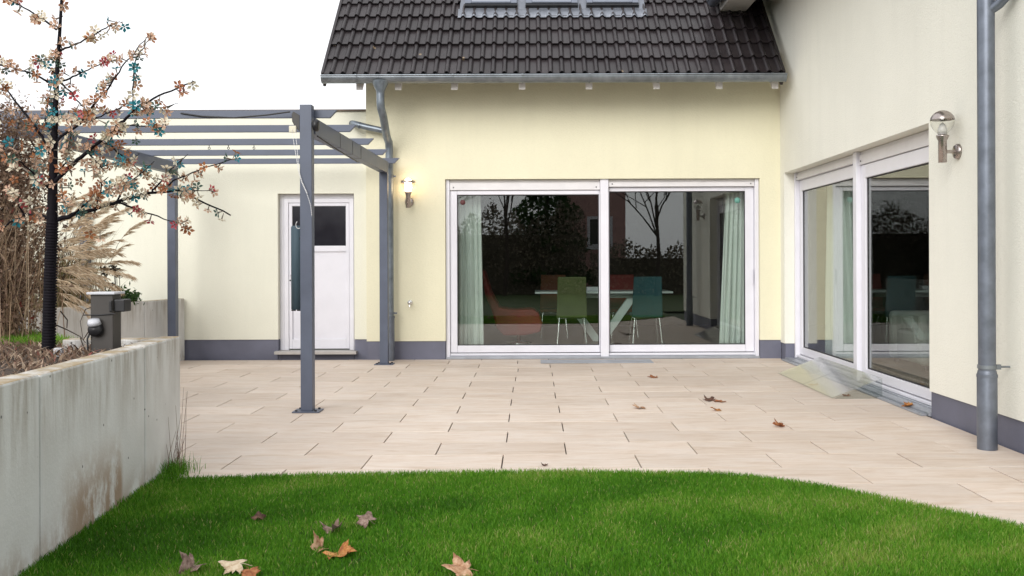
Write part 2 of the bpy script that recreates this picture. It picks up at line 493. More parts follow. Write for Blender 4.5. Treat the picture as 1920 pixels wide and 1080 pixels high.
# lawn: soil sheet + blades
mb = MB()
xs = np.linspace(-2.4, 3.33, 60)
top = [(x, lawn_edge(x) - 0.012 + 0.008 * math.sin(x * 23), 0.006) for x in xs]
vs = top + [(x, -14.0, 0.006) for x in xs]
n = len(xs)
mb.add(vs, [(i, i + 1, n + i + 1, n + i) for i in range(n - 1)])
mb.add([(-9, -14, 0.004), (-2.4, -14, 0.004), (-2.4, 1.9, 0.004), (-9, 1.9, 0.004), (3.33, -14, 0.004), (9, -14, 0.004), (9, 1.4, 0.004), (3.33, 1.4, 0.004)], [(0, 1, 2, 3), (4, 5, 6, 7)])
tag(mb.build('lawn', M['lawn']), kind='structure')

def patch_noise(x, y, seed):
    r = np.random.default_rng(seed)
    out = np.zeros_like(x)
    for i in range(14):
        a = r.uniform(0, 2 * math.pi); f = r.uniform(1.2, 7.0); p = r.uniform(0, 6.28)
        out += np.sin((x * math.cos(a) + y * math.sin(a)) * f + p) / (0.6 + 0.25 * f)
    return out

def blades(name, x, y, z, hgt, wid, col, mat, lean=0.5, seed=3, label=None, cat=None, parent=None):
    """grass blades as one mesh (5 corners each)"""
    r = np.random.default_rng(seed)
    n = len(x)
    a = r.uniform(0, 2 * math.pi, n); b = r.uniform(0, 2 * math.pi, n)
    dx, dy = np.cos(a) * wid / 2, np.sin(a) * wid / 2
    ln = r.uniform(0.1, lean, n) * hgt
    lx, ly = np.cos(b) * ln, np.sin(b) * ln
    V = np.zeros((n, 5, 3), np.float32)
    V[:, 0] = np.stack([x - dx, y - dy, z], 1); V[:, 1] = np.stack([x + dx, y + dy, z], 1)
    V[:, 2] = np.stack([x + lx * .35 + dx * .75, y + ly * .35 + dy * .75, z + hgt * .6], 1)
    V[:, 3] = np.stack([x + lx * .35 - dx * .75, y + ly * .35 - dy * .75, z + hgt * .6], 1)
    V[:, 4] = np.stack([x + lx, y + ly, z + hgt], 1)
    me = bpy.data.meshes.new(name)
    me.vertices.add(n * 5); me.vertices.foreach_set('co', V.ravel())
    base = (np.arange(n) * 5)[:, None]
    li = (base + np.array([0, 1, 2, 3, 3, 2, 4])[None]).ravel()
    me.loops.add(n * 7); me.loops.foreach_set('vertex_index', li.astype(np.int32))
    ls = (np.arange(n) * 7)[:, None] + np.array([0, 4])[None]
    me.polygons.add(n * 2); me.polygons.foreach_set('loop_start', ls.ravel().astype(np.int32))
    at = me.attributes.new('rnd', 'FLOAT', 'POINT'); at.data.foreach_set('value', np.repeat(np.clip(col, 0, 1), 5).astype(np.float32))
    me.materials.append(mat); me.update(calc_edges=True)
    o = bpy.data.objects.new(name, me); COL.objects.link(o); WORLD0[o] = Vector((0, 0, 0))
    if parent is not None:
        o.parent = parent; o.location = -WORLD0[parent]
    return o

NB = 330000
gx = rng.uniform(-2.36, 3.1, NB); gy = 3.5 + (6.12 - 3.5) * rng.random(NB)
ed = np.interp(gx, edge_x, edge_y)
wallx = np.interp(gy, [3.4, 4.1, 6.4], [-2.10, -2.16, -2.31])
keep = (gy < ed + rng.normal(0, 0.010, NB)) & (gx > wallx)
gx, gy, ed, wallx = gx[keep], gy[keep], ed[keep], wallx[keep]
pn = patch_noise(gx, gy, 5)
pn2 = patch_noise(gx * 2.3, gy * 2.3, 9)
gh = rng.uniform(0.020, 0.038, len(gx)) * (1 + 0.10 * pn.clip(-1.5, 1.5))
nearwall = np.clip(1 - (gx - wallx) / 0.16, 0, 1)
gh *= 1 + 0.9 * nearwall * rng.random(len(gx))
gcol = 0.50 + 0.055 * pn + 0.045 * pn2 + rng.normal(0, 0.16, len(gx))
gcol = np.where(rng.random(len(gx)) < 0.03 + 0.06 * np.clip(pn2 + .4 * pn - .3, 0, 2), rng.uniform(0.88, 1.0, len(gx)), np.clip(gcol, 0, 0.9))
lg = blades('lawn_grass', gx, gy, np.full(len(gx), 0.004), gh, rng.uniform(0.0028, 0.0052, len(gx)), gcol, M['grass'], 0.75)
tag(lg, 'short dense green lawn grass in front of the paved terrace', 'grass', kind='stuff')

# ------------------------------------------------------------------ house
def grid_wall(mb, u0, u1, z0, z1, holes, thick, fn):
    """wall slab with rectangular openings; fn(u, d, z) -> world"""
    us = sorted({u0, u1, *[h[0] for h in holes], *[h[1] for h in holes]}); us = [u for u in us if u0 <= u <= u1]
    zs = sorted({z0, z1, *[h[2] for h in holes], *[h[3] for h in holes]}); zs = [z for z in zs if z0 <= z <= z1]
    def solid(i, j):
        if not (0 <= i < len(us) - 1 and 0 <= j < len(zs) - 1): return False
        um, zm = (us[i] + us[i + 1]) / 2, (zs[j] + zs[j + 1]) / 2
        return not any(a < um < b and c < zm < d for a, b, c, d in holes)
    vid = {}; vs = []; fs = []
    def v(i, j, d):
        if (i, j, d) not in vid:
            vid[(i, j, d)] = len(vs); vs.append(fn(us[i], d * thick, zs[j]))
        return vid[(i, j, d)]
    for i in range(len(us) - 1):
        for j in range(len(zs) - 1):
            if not solid(i, j): continue
            fs.append((v(i, j, 0), v(i + 1, j, 0), v(i + 1, j + 1, 0), v(i, j + 1, 0)))
            fs.append((v(i, j, 1), v(i, j + 1, 1), v(i + 1, j + 1, 1), v(i + 1, j, 1)))
            if not solid(i - 1, j): fs.append((v(i, j, 0), v(i, j + 1, 0), v(i, j + 1, 1), v(i, j, 1)))
            if not solid(i + 1, j): fs.append((v(i + 1, j, 0), v(i + 1, j, 1), v(i + 1, j + 1, 1), v(i + 1, j + 1, 0)))
            if not solid(i, j - 1): fs.append((v(i, j, 0), v(i, j, 1), v(i + 1, j, 1), v(i + 1, j, 0)))
            if not solid(i, j + 1): fs.append((v(i, j + 1, 0), v(i + 1, j + 1, 0), v(i + 1, j + 1, 1), v(i, j + 1, 1)))
    mb.add(vs, fs)

front = lambda u, d, z: (u, FY + d, z)
wing = lambda u, d, z: (WX + d, u, z)
house = empty('house', (0.5, FY, 0), 'cream rendered house with dark tiled roof and two big sliding windows', 'house')
WL, WR, WT = -1.163, 3.074, 2.43        # front window opening
VN, VF, VT = 8.2, 12.9, 2.48            # wing window opening (near, far, top)

PH = 0.25
mb = MB(); grid_wall(mb, -2.226, WX + 0.0, PH, 4.12, [(WL, WR, PH - 1, WT)], 0.32, front)
mb.build('front_wall', M['stucco'], house)
mb = MB(); WN = 5.0
mb.box(WX + .33, 9.2, WN, WN + .3, PH - .03, 5.3); grid_wall(mb, WN, 17.0, PH - 0.03, 5.35, [(VN, VF, -1, VT), (13.6, 16.8, -1, 2.55)], 0.32, wing)
mb.build('wing_wall', M['stucco_wing'], house)
mb = MB()
mb.prism([(-2.226, FY + 0.32, 0), (-2.226, 18.2, 0), (-2.226, 18.2, 8.9), (-2.226, FY + 0.32, 4.05)], (0.3, 0, 0))
mb.build('side_wall', M['stucco'], house)
mb = MB()
mb.box(-2.214, WL - 0.004, FY + 0.014, FY + 0.3, -0.04, PH); mb.build('plinth', M['plinth'], house); mb = MB(); mb.box(WR + 0.004, WX + 0.01, FY + 0.014, FY + 0.3, -0.04, PH)
mb.build('plinth', M['plinth'], house)
mb = MB()
mb.box(VF + 0.004, FY + 0.012, 0.014, 0.3, -0.04, PH - 0.03, wing); mb.build('plinth', M['plinth'], house); mb = MB(); mb.box(WN, VN - 0.004, 0.014, 0.3, -0.04, PH - 0.03, wing)
mb.build('plinth', M['plinth'], house)

# rooms behind the glass
FL = 0.09
mb = MB()
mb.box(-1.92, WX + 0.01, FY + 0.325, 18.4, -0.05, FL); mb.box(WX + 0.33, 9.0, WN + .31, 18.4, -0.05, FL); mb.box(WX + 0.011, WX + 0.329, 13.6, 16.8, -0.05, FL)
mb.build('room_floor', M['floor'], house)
mb = MB()
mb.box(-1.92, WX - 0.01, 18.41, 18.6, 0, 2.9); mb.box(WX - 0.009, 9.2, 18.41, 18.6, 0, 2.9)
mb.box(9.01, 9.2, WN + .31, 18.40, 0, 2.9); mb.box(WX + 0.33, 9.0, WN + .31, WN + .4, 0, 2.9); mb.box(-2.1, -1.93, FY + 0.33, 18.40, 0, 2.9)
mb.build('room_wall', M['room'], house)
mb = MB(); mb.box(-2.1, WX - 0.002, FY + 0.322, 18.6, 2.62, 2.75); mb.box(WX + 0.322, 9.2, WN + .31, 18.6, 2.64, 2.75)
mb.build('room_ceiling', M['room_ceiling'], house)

def sliding_window(fn, u0, u1, zt, um, dd, order, side):
    """u0..u1 opening, um mullion centre; first sash is proud, the other set back"""
    mb = MB()
    g = 0.055
    mb.box(u0 + .003, u0 + g, dd, dd + .12, 0.012, zt - .003, fn); mb.box(u1 - g, u1 - .003, dd, dd + .12, 0.012, zt - .003, fn)
    mb.box(um - .055, um + .055, dd - .02, dd + .13, 0.012, zt - .003, fn)
    mb.box(u0 + g + .002, um - .057, dd + .01, dd + .13, 0.045, 0.075, fn); mb.box(um + .057, u1 - g - .002, dd + .01, dd + .13, 0.045, 0.075, fn)
    win = mb.build('sliding_window', M['upvc'], house, 0.005)
    mb = MB(); mb.box(u0 + g + .002, um - .057, dd - .02, dd + .14, 0.002, 0.043, fn); mb.box(um + .057, u1 - g - .002, dd - .02, dd + .14, 0.002, 0.043, fn)
    mb.build('sill', M['reveal_grey'], win, 0.004)
    mb = MB(); mb.box(u0 + .006, u1 - .006, .002, dd - .022, 0.003, 0.034, fn); mb.build('threshold', M['reveal_grey'], win, 0.003)
    for a, b, sb, bx in ((u0 + g + .003, um - .058, order[0], .145), (um + .058, u1 - g - .003, order[1], .105)):
        d0 = dd + sb
        m2 = MB()
        m2.box(a, b, dd + .012, dd + .11, zt - bx, zt - .04, fn)
        m2.box(a, b, dd + .03, dd + .115, zt - .038, zt - .004, fn)
        m2.build('shutter_box', M['upvc_box'], win, 0.004)
        for q in (a + .05, b - .05):
            m3 = MB(); m3.box(q - .007, q + .007, dd + .006, dd + .012, zt - bx + .03, zt - bx + .044, fn)
            m3.build('screw', M['gasket'], win)
        zb, zt2 = 0.085, zt - bx - .005
        st, rt, rb = .095, .055, .095
        # the stile that tucks behind the mullion is narrow
        sa, sb2 = (st, .012) if a < um else (.012, st + .02)
        if side: sa, sb2 = (.012, st + .03) if a < um else (st, st)
        m4 = MB()
        m4.box(a, a + sa, d0, d0 + .06, zb, zt2, fn); m4.box(b - sb2, b, d0, d0 + .06, zb, zt2, fn)
        rr = .14 if side else rt
        m4.box(a + sa + .001, b - sb2 - .001, d0, d0 + .06, zt2 - rr, zt2, fn); m4.box(a + sa + .001, b - sb2 - .001, d0, d0 + .06, zb, zb + rb, fn)
        sash = m4.build('sash', M['upvc'], win, 0.006)
        m5 = MB(); e = .012
        for (p, q, r_, s) in ((a + sa, a + sa + e, zb + rb, zt2 - rr), (b - sb2 - e, b - sb2, zb + rb, zt2 - rr), (a + sa + e, b - sb2 - e, zt2 - rr - e, zt2 - rr), (a + sa + e, b - sb2 - e, zb + rb, zb + rb + e)):
            m5.box(p + .0005, q - .0005, d0 + .022, d0 + .04, r_ + .0005, s - .0005, fn)
        m5.build('gasket', M['gasket'], sash)
        m6 = MB(); m6.box(a + sa + .003, b - sb2 - .003, d0 + .028, d0 + .034, zb + rb + .003, zt2 - rr - .003, fn)
        m6.build('pane', M['glass'], sash)
    return win

fwin = sliding_window(front, WL, WR, WT, (1134 - CX) * FY / F, 0.05, (0.035, 0.06), False)
wwin = sliding_window(wing, VN, VF, VT, 10.42, 0.13, (0.03, 0.055), True)
# handle and stickers
mb = MB(); mb.box(2.985, 3.0, FY + 0.085, FY + 0.105, 1.0, 1.2); mb.build('handle', M['upvc'], fwin, 0.003)
mb = MB(); c = P(868, 379, FY + .105); mb.lathe([(0.0, 0), (.036, 0), (.036, .002), (0, .002)], (c.x, FY + .1095, c.z), 20, (0, -1, 0)); mb.build('sticker', M['sticker_red'], fwin)
mb = MB(); c = P(1383, 377, FY + .13); mb.lathe([(0.0, 0), (.04, 0), (.04, .002), (0, .002)], (c.x, FY + .1345, c.z), 20, (0, -1, 0)); mb.build('sticker', M['sticker_teal'], fwin)

# ---- roof
EY, EZ = 12.45, 3.70
RX0, RX1 = -2.66, 3.22
S45 = math.sqrt(0.5)
def RS(x, s, n=0.0):           # point on the roof: x, distance up the slope, height above the deck
    return Vector((x, EY + S45 * s - S45 * n, EZ + S45 * s + S45 * n))
mb = MB()
mb.hexa([RS(x, s, nn) for nn in (-0.14, -0.01) for s in (0.06, 7.6) for x in (RX0 + .03, RX1 - .01)])
roof = mb.build('roof', M['deck'], house)
TW, TG, TLN = (RX1 - RX0) / 20, 0.345, 0.43
prof = []
TT = [0.0, 0.03, 0.28, 0.54, 0.60, 0.655, 0.715, 0.785, 0.855, 0.915, 0.97]
def tile_h(t):
    if t < 0.03: return 0.008
    if t <= 0.54: return 0.0
    q = (t - 0.54) / 0.44
    return 0.036 * max(0.0, math.sin(math.pi * min(1.0, q))) ** 0.75
for rep_ in (0, 1):
    for t in TT: prof.append(((rep_ + t) / 2 * (TW + 0.002), tile_h(t)))
prof.append((TW + 0.002, 0.008))
vs, fs, sm = [], [], []
npf = len(prof)
for (s, n0) in ((0, 0.042), (TLN, 0.004)):
    for u, h in prof: vs.append((u, s, n0 + h))
for u, h in prof: vs.append((u, 0.004, 0.042 + h - 0.022))
for i in range(npf - 1):
    fs.append((i, i + 1, npf + i + 1, npf + i)); fs.append((2 * npf + i, 2 * npf + i + 1, i + 1, i))
fs.append((0, npf, 2 * npf)); fs.append((npf - 1, 3 * npf - 1, 2 * npf - 1))
tile_me = mesh_from('roof_tile', vs, fs, M['tile'], smooth=False)
sm = [False] * len(fs)
tile_me.polygons.foreach_set('use_smooth', sm)
SKX0, SKX1, SKS = -0.977, 1.576, 1.50
for k in range(9):
    for j in range(20):
        x = RX0 + j * TW; s = k * TG - 0.01
        sx_ = 1.0
        if k >= 5 and x + TW > SKX0 and x < SKX1:
            if x < SKX0 - .03: sx_ = (SKX0 - x) / TW
            elif x + TW > SKX1 + .03: sx_ = (x + TW - SKX1) / TW; x = SKX1
            else: continue
        p = RS(x, s + random.uniform(-.004, .004), random.uniform(-.001, .002))
        link_mesh('roof_tile', tile_me, roof, p, (R(45) + random.uniform(-.006, .006), random.uniform(-.004, .004), random.uniform(-.003, .003)), (sx_, 1, 1))
# verge strips on both edges
for x0, x1 in ((RX0 - 0.025, RX0 + 0.012), (RX1 - 0.01, RX1 + 0.03)):
    mb = MB(); mb.hexa([RS(x, s, nn) for nn in (-0.16, 0.055) for s in (0.0, 7.6) for x in (x0, x1)]); mb.build('verge_trim', M['tile'], roof, 0.006)
# lead apron below the skylights, dressed over the tile rolls
mb = MB(); vs, fs = [], []
NX = 200
for i in range(NX + 1):
    x = SKX0 - 0.03 + (SKX1 - SKX0 + 0.06) * i / NX
    t = (((x - RX0) / TW) * 2) % 1.0
    hgt = tile_h(t)
    vs += [RS(x, SKS - 0.165, 0.040 + hgt), RS(x, SKS - 0.05, 0.046 + hgt * .7), RS(x, SKS + 0.03, 0.056)]
for i in range(NX):
    a = i * 3
    fs += [(a, a + 3, a + 4, a + 1), (a + 1, a + 4, a + 5, a + 2)]
mb.add(vs, fs, 0, True); ap = mb.build('lead_apron', M['lead'], roof)
md = ap.modifiers.new('thick', 'SOLIDIFY'); md.thickness = 0.004
mb = MB(); mb.hexa([RS(x, s, nn) for nn in (-0.005, 0.05) for s in (SKS + 0.02, 3.1) for x in (SKX0 - .01, SKX1 + .01)]); mb.build('skylight_flashing', M['lead'], roof)
for i in range(3):
    a = -0.915 + i * 0.845; b = a + 0.72
    s0, s1 = SKS + 0.06, 2.75
    mb = MB()
    mb.hexa([RS(x, s, nn) for nn in (0.052, 0.11) for s in (s0 + .045, s1) for x in (a, a + .085)]); mb.hexa([RS(x, s, nn) for nn in (0.052, 0.11) for s in (s0 + .045, s1) for x in (b - .085, b)])
    mb.hexa([RS(x, s, nn) for nn in (0.052, 0.115) for s in (s0 + .05, s0 + .10) for x in (a + .087, b - .087)])
    mb.hexa([RS(x, s, nn) for nn in (0.052, 0.115) for s in (s1 - .1, s1) for x in (a + .087, b - .087)])
    sk = mb.build('skylight', M['skyframe'], roof, 0.004)
    mb = MB(); mb.hexa([RS(x, s, nn) for nn in (0.052, 0.095) for s in (s0, s0 + .044) for x in (a - .005, b + .005)]); mb.build('skylight_skirt', M['black'], roof)
    mb = MB(); mb.hexa([RS(x, s, nn) for nn in (0.07, 0.098) for s in (s0 + .102, s1 - .102) for x in (a + .089, b - .089)]); mb.build('skylight_pane', M['skyglass'], roof)

# rafter tails, fascia, gutter
mb = MB()
for px in (677, 749, 854, 980, 1105, 1231, 1348, 1452):
    x = (px - CX) * 12.62 / F
    m2 = MB(); w = 0.043
    m2.hexa([(x + dx, y, z) for (zz) in (0, 1) for (y, z) in ((12.55, 3.535 + zz * .10), (FY + .02, 3.535 + .55 + zz * .10)) for dx in (-w, w)])
    m2.build('rafter', M['rafter'], house, 0.004)
mb = MB(); mb.box(RX0 + .02, RX1 - .01, 12.508, 12.53, 3.63, 3.70); mb.build('fascia', M['soffit_dark'], house)
def half_gutter(mb, a, b, c, r, axis='x', n=12, lip=0.012):
    """half round trough from a to b along x (c=(y,z)) or y (c=(x,z))"""
    def pt(t, q, zz): return (t, q, zz) if axis == 'x' else (q, t, zz)
    ring = []
    for i in range(n + 1):
        th = math.pi + math.pi * i / n
        ring.append((c[0] + r * math.cos(th), c[1] + r * 1.05 * math.sin(th)))
    inner = [(c[0] + (q - c[0]) * .95, c[1] + (z - c[1]) * .95) for q, z in ring]
    vs, fs = [], []
    for t in (a, b):
        for q, z in ring + inner[::-1]: vs.append(pt(t, q, z))
    L = 2 * (n + 1)
    for i in range(L): fs.append((i, (i + 1) % L, L + (i + 1) % L, L + i))
    mb.add(vs, fs, 0, True)
    for t in (a, b - .002):
        mb.prism([pt(t, q, z) for q, z in ring], (0.002, 0, 0) if axis == 'x' else (0, 0.002, 0))
    mb.tube([pt(a, c[0] - r, c[1] + .003), pt(b, c[0] - r, c[1] + .003)], lip, 8)
mb = MB(); half_gutter(mb, RX0 - .01, RX1 + .03, (12.415, 3.685), 0.082)
gut = mb.build('gutter', M['zinc'], house)
for px in (668, 850, 981, 1107, 1236, 1357, 1450):
    x = (px - CX) * 12.33 / F
    mb = MB(); half_gutter(mb, x - .012, x + .012, (12.415, 3.685), 0.0865, lip=0.015); mb.build('gutter_clip', M['zinc'], gut)

# downpipe with hopper, swan neck and the branch from the garage roof
dx0 = (714 - CX) * 12.40 / F
pxb = (731 - CX) * 13.0 / F
mb = MB(); mb.lathe([(.105, 3.63), (.095, 3.585), (.055, 3.50), (.052, 3.46)], (dx0, 12.415, 0), 20)
pts = [(dx0, 12.415, 3.50), (dx0, 12.415, 3.36), (dx0 + .005, 12.43, 3.28), (dx0 + .02, 12.52, 3.19), (pxb - .02, 12.88, 2.98), (pxb - .003, 12.965, 2.91), (pxb, 12.985, 2.82), (pxb, 12.985, 0.42)]
mb.tube(pts, .052, 16)
dp = mb.build('downpipe', M['zinc_pipe'], house)
mb = MB(); mb.tube([(pxb, 12.985, .60), (pxb, 12.985, -.0)], .062, 16); mb.tube([(pxb, 12.985, .57), (pxb, 12.985, .60)], .068, 16); mb.build('standpipe', M['zinc_dark'], dp)
mb = MB(); mb.tube([(pxb, 12.985, 2.44), (pxb, 12.985, 2.48)], .060, 16); mb.box(pxb + .055, pxb + .085, 12.97, 13.0, 2.45, 2.47); mb.tube([(pxb, 12.985, .62), (pxb, 12.985, .65)], .062, 16); mb.box(pxb + .055, pxb + .095, 12.97, 13.0, .625, .645); mb.build('pipe_clip', M['zinc_dark'], dp)
a, b = P(661, 231, 13.0), P(720, 244, 12.97)
mb = MB(); mb.tube([a + Vector((-.0, .22, .03)), a + Vector((-.01, .05, .012)), a + Vector((.03, 0, 0)), a.lerp(b, .5), b], .042, 14); mb.tube([a.lerp(b, .22), a.lerp(b, .26)], .047, 14); mb.build('branch_pipe', M['zinc_pipe'], dp)

# wing: overhanging eave, gutter, downpipe
EX, EB = 2.62, 4.775
YE = 13.50
mb = MB(); mb.prism([(EX, 4.5, EB), (EX + .36, 4.5, EB), (EX + .36, 4.5, EB + .16), (EX, 4.5, EB + .16)], (0, YE - 4.5, 0)); mb.build('eave_box', M['soffit'], house, 0.004)
mb = MB(); mb.prism([(EX + .36, 4.5, EB + .02), (WX + .01, 4.5, EB + .45), (WX + .01, 4.5, EB + .62), (EX + .36, 4.5, EB + .158)], (0, 11.5, 0)); mb.build('soffit', M['soffit_dark'], house)
mb = MB(); mb.prism([(EX - .10, 4.5, EB + .165), (WX + 2.6, 4.5, EB + 2.9), (WX + 2.6, 4.5, EB + 3.05), (EX - .10, 4.5, EB + .24)], (0, 9.7, 0)); mb.build('wing_roof', M['tile'], house)
mb = MB(); half_gutter(mb, 4.5, YE - .05, (EX - .10, EB + .13), 0.08, 'y'); mb.build('gutter', M['zinc_dark'], house)
px_, py_ = 3.187, 6.815
mb = MB(); mb.tube([(px_, py_, 4.75), (px_, py_, .50)], .058, 20)
dp2 = mb.build('downpipe', M['zinc_dark'], house)
mb = MB(); mb.tube([(px_, py_, 0.0), (px_, py_, .52), (px_, py_, .55)], [.067, .067, .061], 20); mb.tube([(px_, py_, .505), (px_, py_, .525)], .070, 20); mb.build('standpipe', M['zinc_dark'], dp2)
mb = MB(); mb.tube([(px_, py_, .565), (px_, py_, .59)], .064, 20); mb.tube([(px_ + .06, py_ - .01, .577), (px_ + .155, py_ - .01, .577)], .007, 8); mb.box(px_ + .055, px_ + .085, py_ - .03, py_ - .01, .56, .595); mb.build('pipe_clip', M['zinc'], dp2)
mb = MB(); mb.tube([(px_ + .005, py_ - .01, 3.06), (px_ + .06, py_ - .06, 3.10), (px_ + .14, py_ - .2, 3.22), (px_ + .12, py_ - .75, 3.62), (px_ + .12, py_ - 1.2, 3.95)], .036, 14); mb.build('branch_pipe', M['zinc_dark'], dp2)

# metal drain strip in front of the window
c0, c1 = G(1013, 680), G(1223, 680)
mb = MB(); mb.box(c0.x, c1.x, 12.55, 12.94, 0.003, 0.012); dr = mb.build('door_mat', M['reveal_grey'], None, 0.003)
tag(dr, 'flat grey metal mat on the slabs below the front sliding window', 'mat')
mb = MB(); mb.box(VN + .05, VF - .03, -0.055, -0.004, 0.002, 0.02, wing); mb.build('drain_channel', M['reveal_grey'], house, 0.003)

# ------------------------------------------------------------------ garage
garage = empty('garage', (-5, GY, 0), 'cream flat-roofed garage with white side door, behind the grey pergola', 'garage')
gfn = lambda u, d, z: (u, GY + d, z)
DL, DR, DT = -3.445, -2.41, 2.25
mb = MB(); grid_wall(mb, -9.5, -2.230, PH + .02, 3.36, [(DL, DR, -1, DT)], 0.3, gfn); mb.build('garage_wall', M['stucco_garage'], garage)
mb = MB(); mb.box(-9.5, DL - .004, .014, .3, -.04, PH + .02, gfn); mb.build('plinth', M['plinth'], garage); mb = MB(); mb.box(DR + .004, -2.218, .014, .3, -.04, PH + .02, gfn); mb.build('plinth', M['plinth'], garage)
mb = MB()
for i in range(9):
    a = -9.5 + i * .81; mb.box(a, a + .806, -.03, .34, 3.362, 3.388, gfn)
mb.build('coping', M['brown_flash'], garage, 0.003)
mb = MB(); mb.box(-9.5, -2.3, .35, 4.5, 3.1, 3.3, gfn); mb.build('flat_roof', M['deck'], garage)
mb = MB(); mb.box(DL - .03, DR + .04, -.10, .2, .075, .115, gfn); mb.box(DL + .002, DR - .002, .0135, .2, -.04, .074, gfn, 1); mb.build('doorstep', [M['step'], M['plinth']], garage, 0.004)
mb = MB(); t = .06
a, b = DL + .062, DR - .022
mb.box(a, a + t, .09, .17, .118, DT - .06, gfn); mb.box(b - t, b, .09, .17, .118, DT - .06, gfn); mb.box(a + t, b - t, .09, .17, DT - .06 - t, DT - .06, gfn)
mb.box(DL + .003, a - .003, .10, .2, .118, DT - .002, gfn); mb.box(b + .003, DR - .003, .10, .2, .118, DT - .002, gfn); mb.box(a - .002, b + .002, .10, .2, DT - .058, DT - .003, gfn)
fr = mb.build('door_frame', M['upvc'], garage, 0.004)
da, db, d0, d1 = a + t + .004, b - t - .004, .135, DT - .06 - t - .004
mb = MB(); st = .075; zm0, zm1 = 1.465, 1.54
mb.box(da, da + st - .03, .10, .155, d0, d1, gfn); mb.box(db - st + .03, db, .10, .155, d0, d1, gfn)
mb.box(da + st - .03, db - st + .03, .10, .155, d0, d0 + .13, gfn); mb.box(da + st - .03, db - st + .03, .10, .155, d1 - .04, d1, gfn); mb.box(da + st - .03, db - st + .03, .10, .155, zm0, zm1, gfn)
door = mb.build('door', M['upvc'], garage, 0.004)
mb = MB(); mb.box(da + st - .028, db - st + .028, .125, .14, d0 + .132, zm0 - .002, gfn); mb.build('door_panel', M['upvc'], door)
mb = MB(); mb.box(da + st - .028, db - st + .028, .12, .135, zm1 + .002, d1 - .042, gfn); mb.build('door_pane', M['glass_dark'], door)
mb = MB(); mb.box(da + .006, da + .034, .085, .099, 1.02, 1.22, gfn); mb.tube([gfn(da + .02, .09, 1.15), gfn(da + .02, .05, 1.15), gfn(da + .13, .045, 1.15)], .009, 8); mb.build('handle', M['upvc'], door)
mb = MB(); mb.tube([gfn(da + .02, .08, 1.07), gfn(da + .02, .0995, 1.07)], .011, 10); mb.build('lock_cylinder', M['gasket'], door)
mb = MB(); xg = (163 - CX) * GY / F
mb.box(xg - .06, xg + .06, -.09, -.002, 0.8, 2.0, gfn); mb.box(xg - .14, xg - .065, -.06, -.002, 0.8, 1.45, gfn, 1); mb.build('meter_cupboard', [M['pergola'], M['cream_plastic']], garage, .004)

# ------------------------------------------------------------------ pergola
perg = empty('pergola', (-3.2, 10.6, 0), 'blue-grey metal pergola with four posts and five cross slats', 'pergola')
def post(x, y, w, zt, base=True):
    mb = MB(); mb.box(x - w / 2, x + w / 2, y - w / 2, y + w / 2, .012, zt); p = mb.build('post', M['pergola'], perg, 0.004)
    if base:
        mb = MB(); mb.box(x - .12, x + .12, y - .10, y + .10, .001, .0115); mb.build('base_plate', M['pergola'], p, 0.002)
        mb = MB()
        for ax in (-.085, .085):
            for ay in (-.075, .075): mb.tube([(x + ax, y + ay, .0116), (x + ax, y + ay, .024)], .012, 6)
        mb.build('bolt', M['black'], p)
    return p
PX = -1.99
post(PX, 8.63, .105, 2.715); post(-1.90, 12.52, .105, 2.613)
post(-4.62, 12.52, .105, 2.60, False); post(-4.62, 8.63, .105, 2.60, False)
for X0, X1 in ((PX + .012, -1.90), (-4.62, -4.62)):
    mb = MB(); w = .05
    mb.hexa([(x + dx, y, z) for z in (2.465, 2.613) for (x, y) in ((X0, 8.69), (X1, 12.462)) for dx in (-w, w)]); bm_ = mb.build('beam', M['pergola'], perg, 0.004)
    mb = MB()
    for q in (0.27, 0.43, 0.55):
        yy = 8.69 + q * 3.77; xx = X0 + (X1 - X0) * q
        mb.box(xx - .0525, xx + .0525, yy - .003, yy + .003, 2.463, 2.6)
    mb.build('seam', M['black'], bm_)
for yy in (8.715, 9.66, 10.73, 11.78, 12.80):
    mb = MB(); x0, x1, z0, z1, hh = -5.15, -1.735, 2.614, 2.684, .019
    mb.prism([(x0, yy - hh, z1), (x0 + .065, yy - hh, z0), (x1 - .065, yy - hh, z0), (x1, yy - hh, z1)], (0, 2 * hh, 0)); mb.build('slat', M['pergola'], perg, 0.003)
for x in (-1.90, -4.62):
    mb = MB(); mb.box(x - .02, x + .02, 12.575, 12.82, 2.585, 2.6135); mb.build('slat_bracket', M['pergola'], perg, 0.002)
# small hooks under a slat
for px in (393, 429, 477):
    c = P(px, 277, 10.73); mb = MB(); mb.tube([(c.x, 10.73, 2.614), (c.x, 10.73, 2.59)], .004, 6); mb.lathe([(.012, -.012), (.016, 0), (.012, .012)], (c.x, 10.73, 2.582), 10, (0, 1, 0)); mb.build('hook', M['black'], perg)
# awning motor and cord
mb = MB(); mb.prism([(PX - .055, 8.60, 2.62), (PX - .115, 8.60, 2.66), (PX - .13, 8.60, 2.63), (PX - .125, 8.60, 2.57), (PX - .10, 8.60, 2.52), (PX - .055, 8.60, 2.475)], (0, .06, 0))
ab = mb.build('awning_bracket', M['taupe'], perg, 0.006)
mb = MB(); mb.lathe([(0, -.02), (.04, -.02), (.055, 0), (.055, .02), (.04, .03), (0, .03)], (PX + .085, 8.58, 2.53), 16, (1, 0, .0)); mb.build('awning_knob', M['black'], perg)
mb = MB(); mb.box(PX - .15, PX - .085, 8.585, 8.61, 2.47, 2.53); mb.build('chain_guide', M['cream_plastic'], perg, 0.006)
mb = MB()
mb.tube([P(545, 208, 8.60), P(500, 214, 8.61), P(440, 219, 8.66), P(380, 216, 8.68), P(340, 210, 8.69)], .007, 6)
mb.tube([P(596, 254, 8.7), P(625, 274, 9.1), P(650, 290, 9.7), P(672, 303, 10.4)], .007, 6)
mb.build('cable', M['black'], perg)
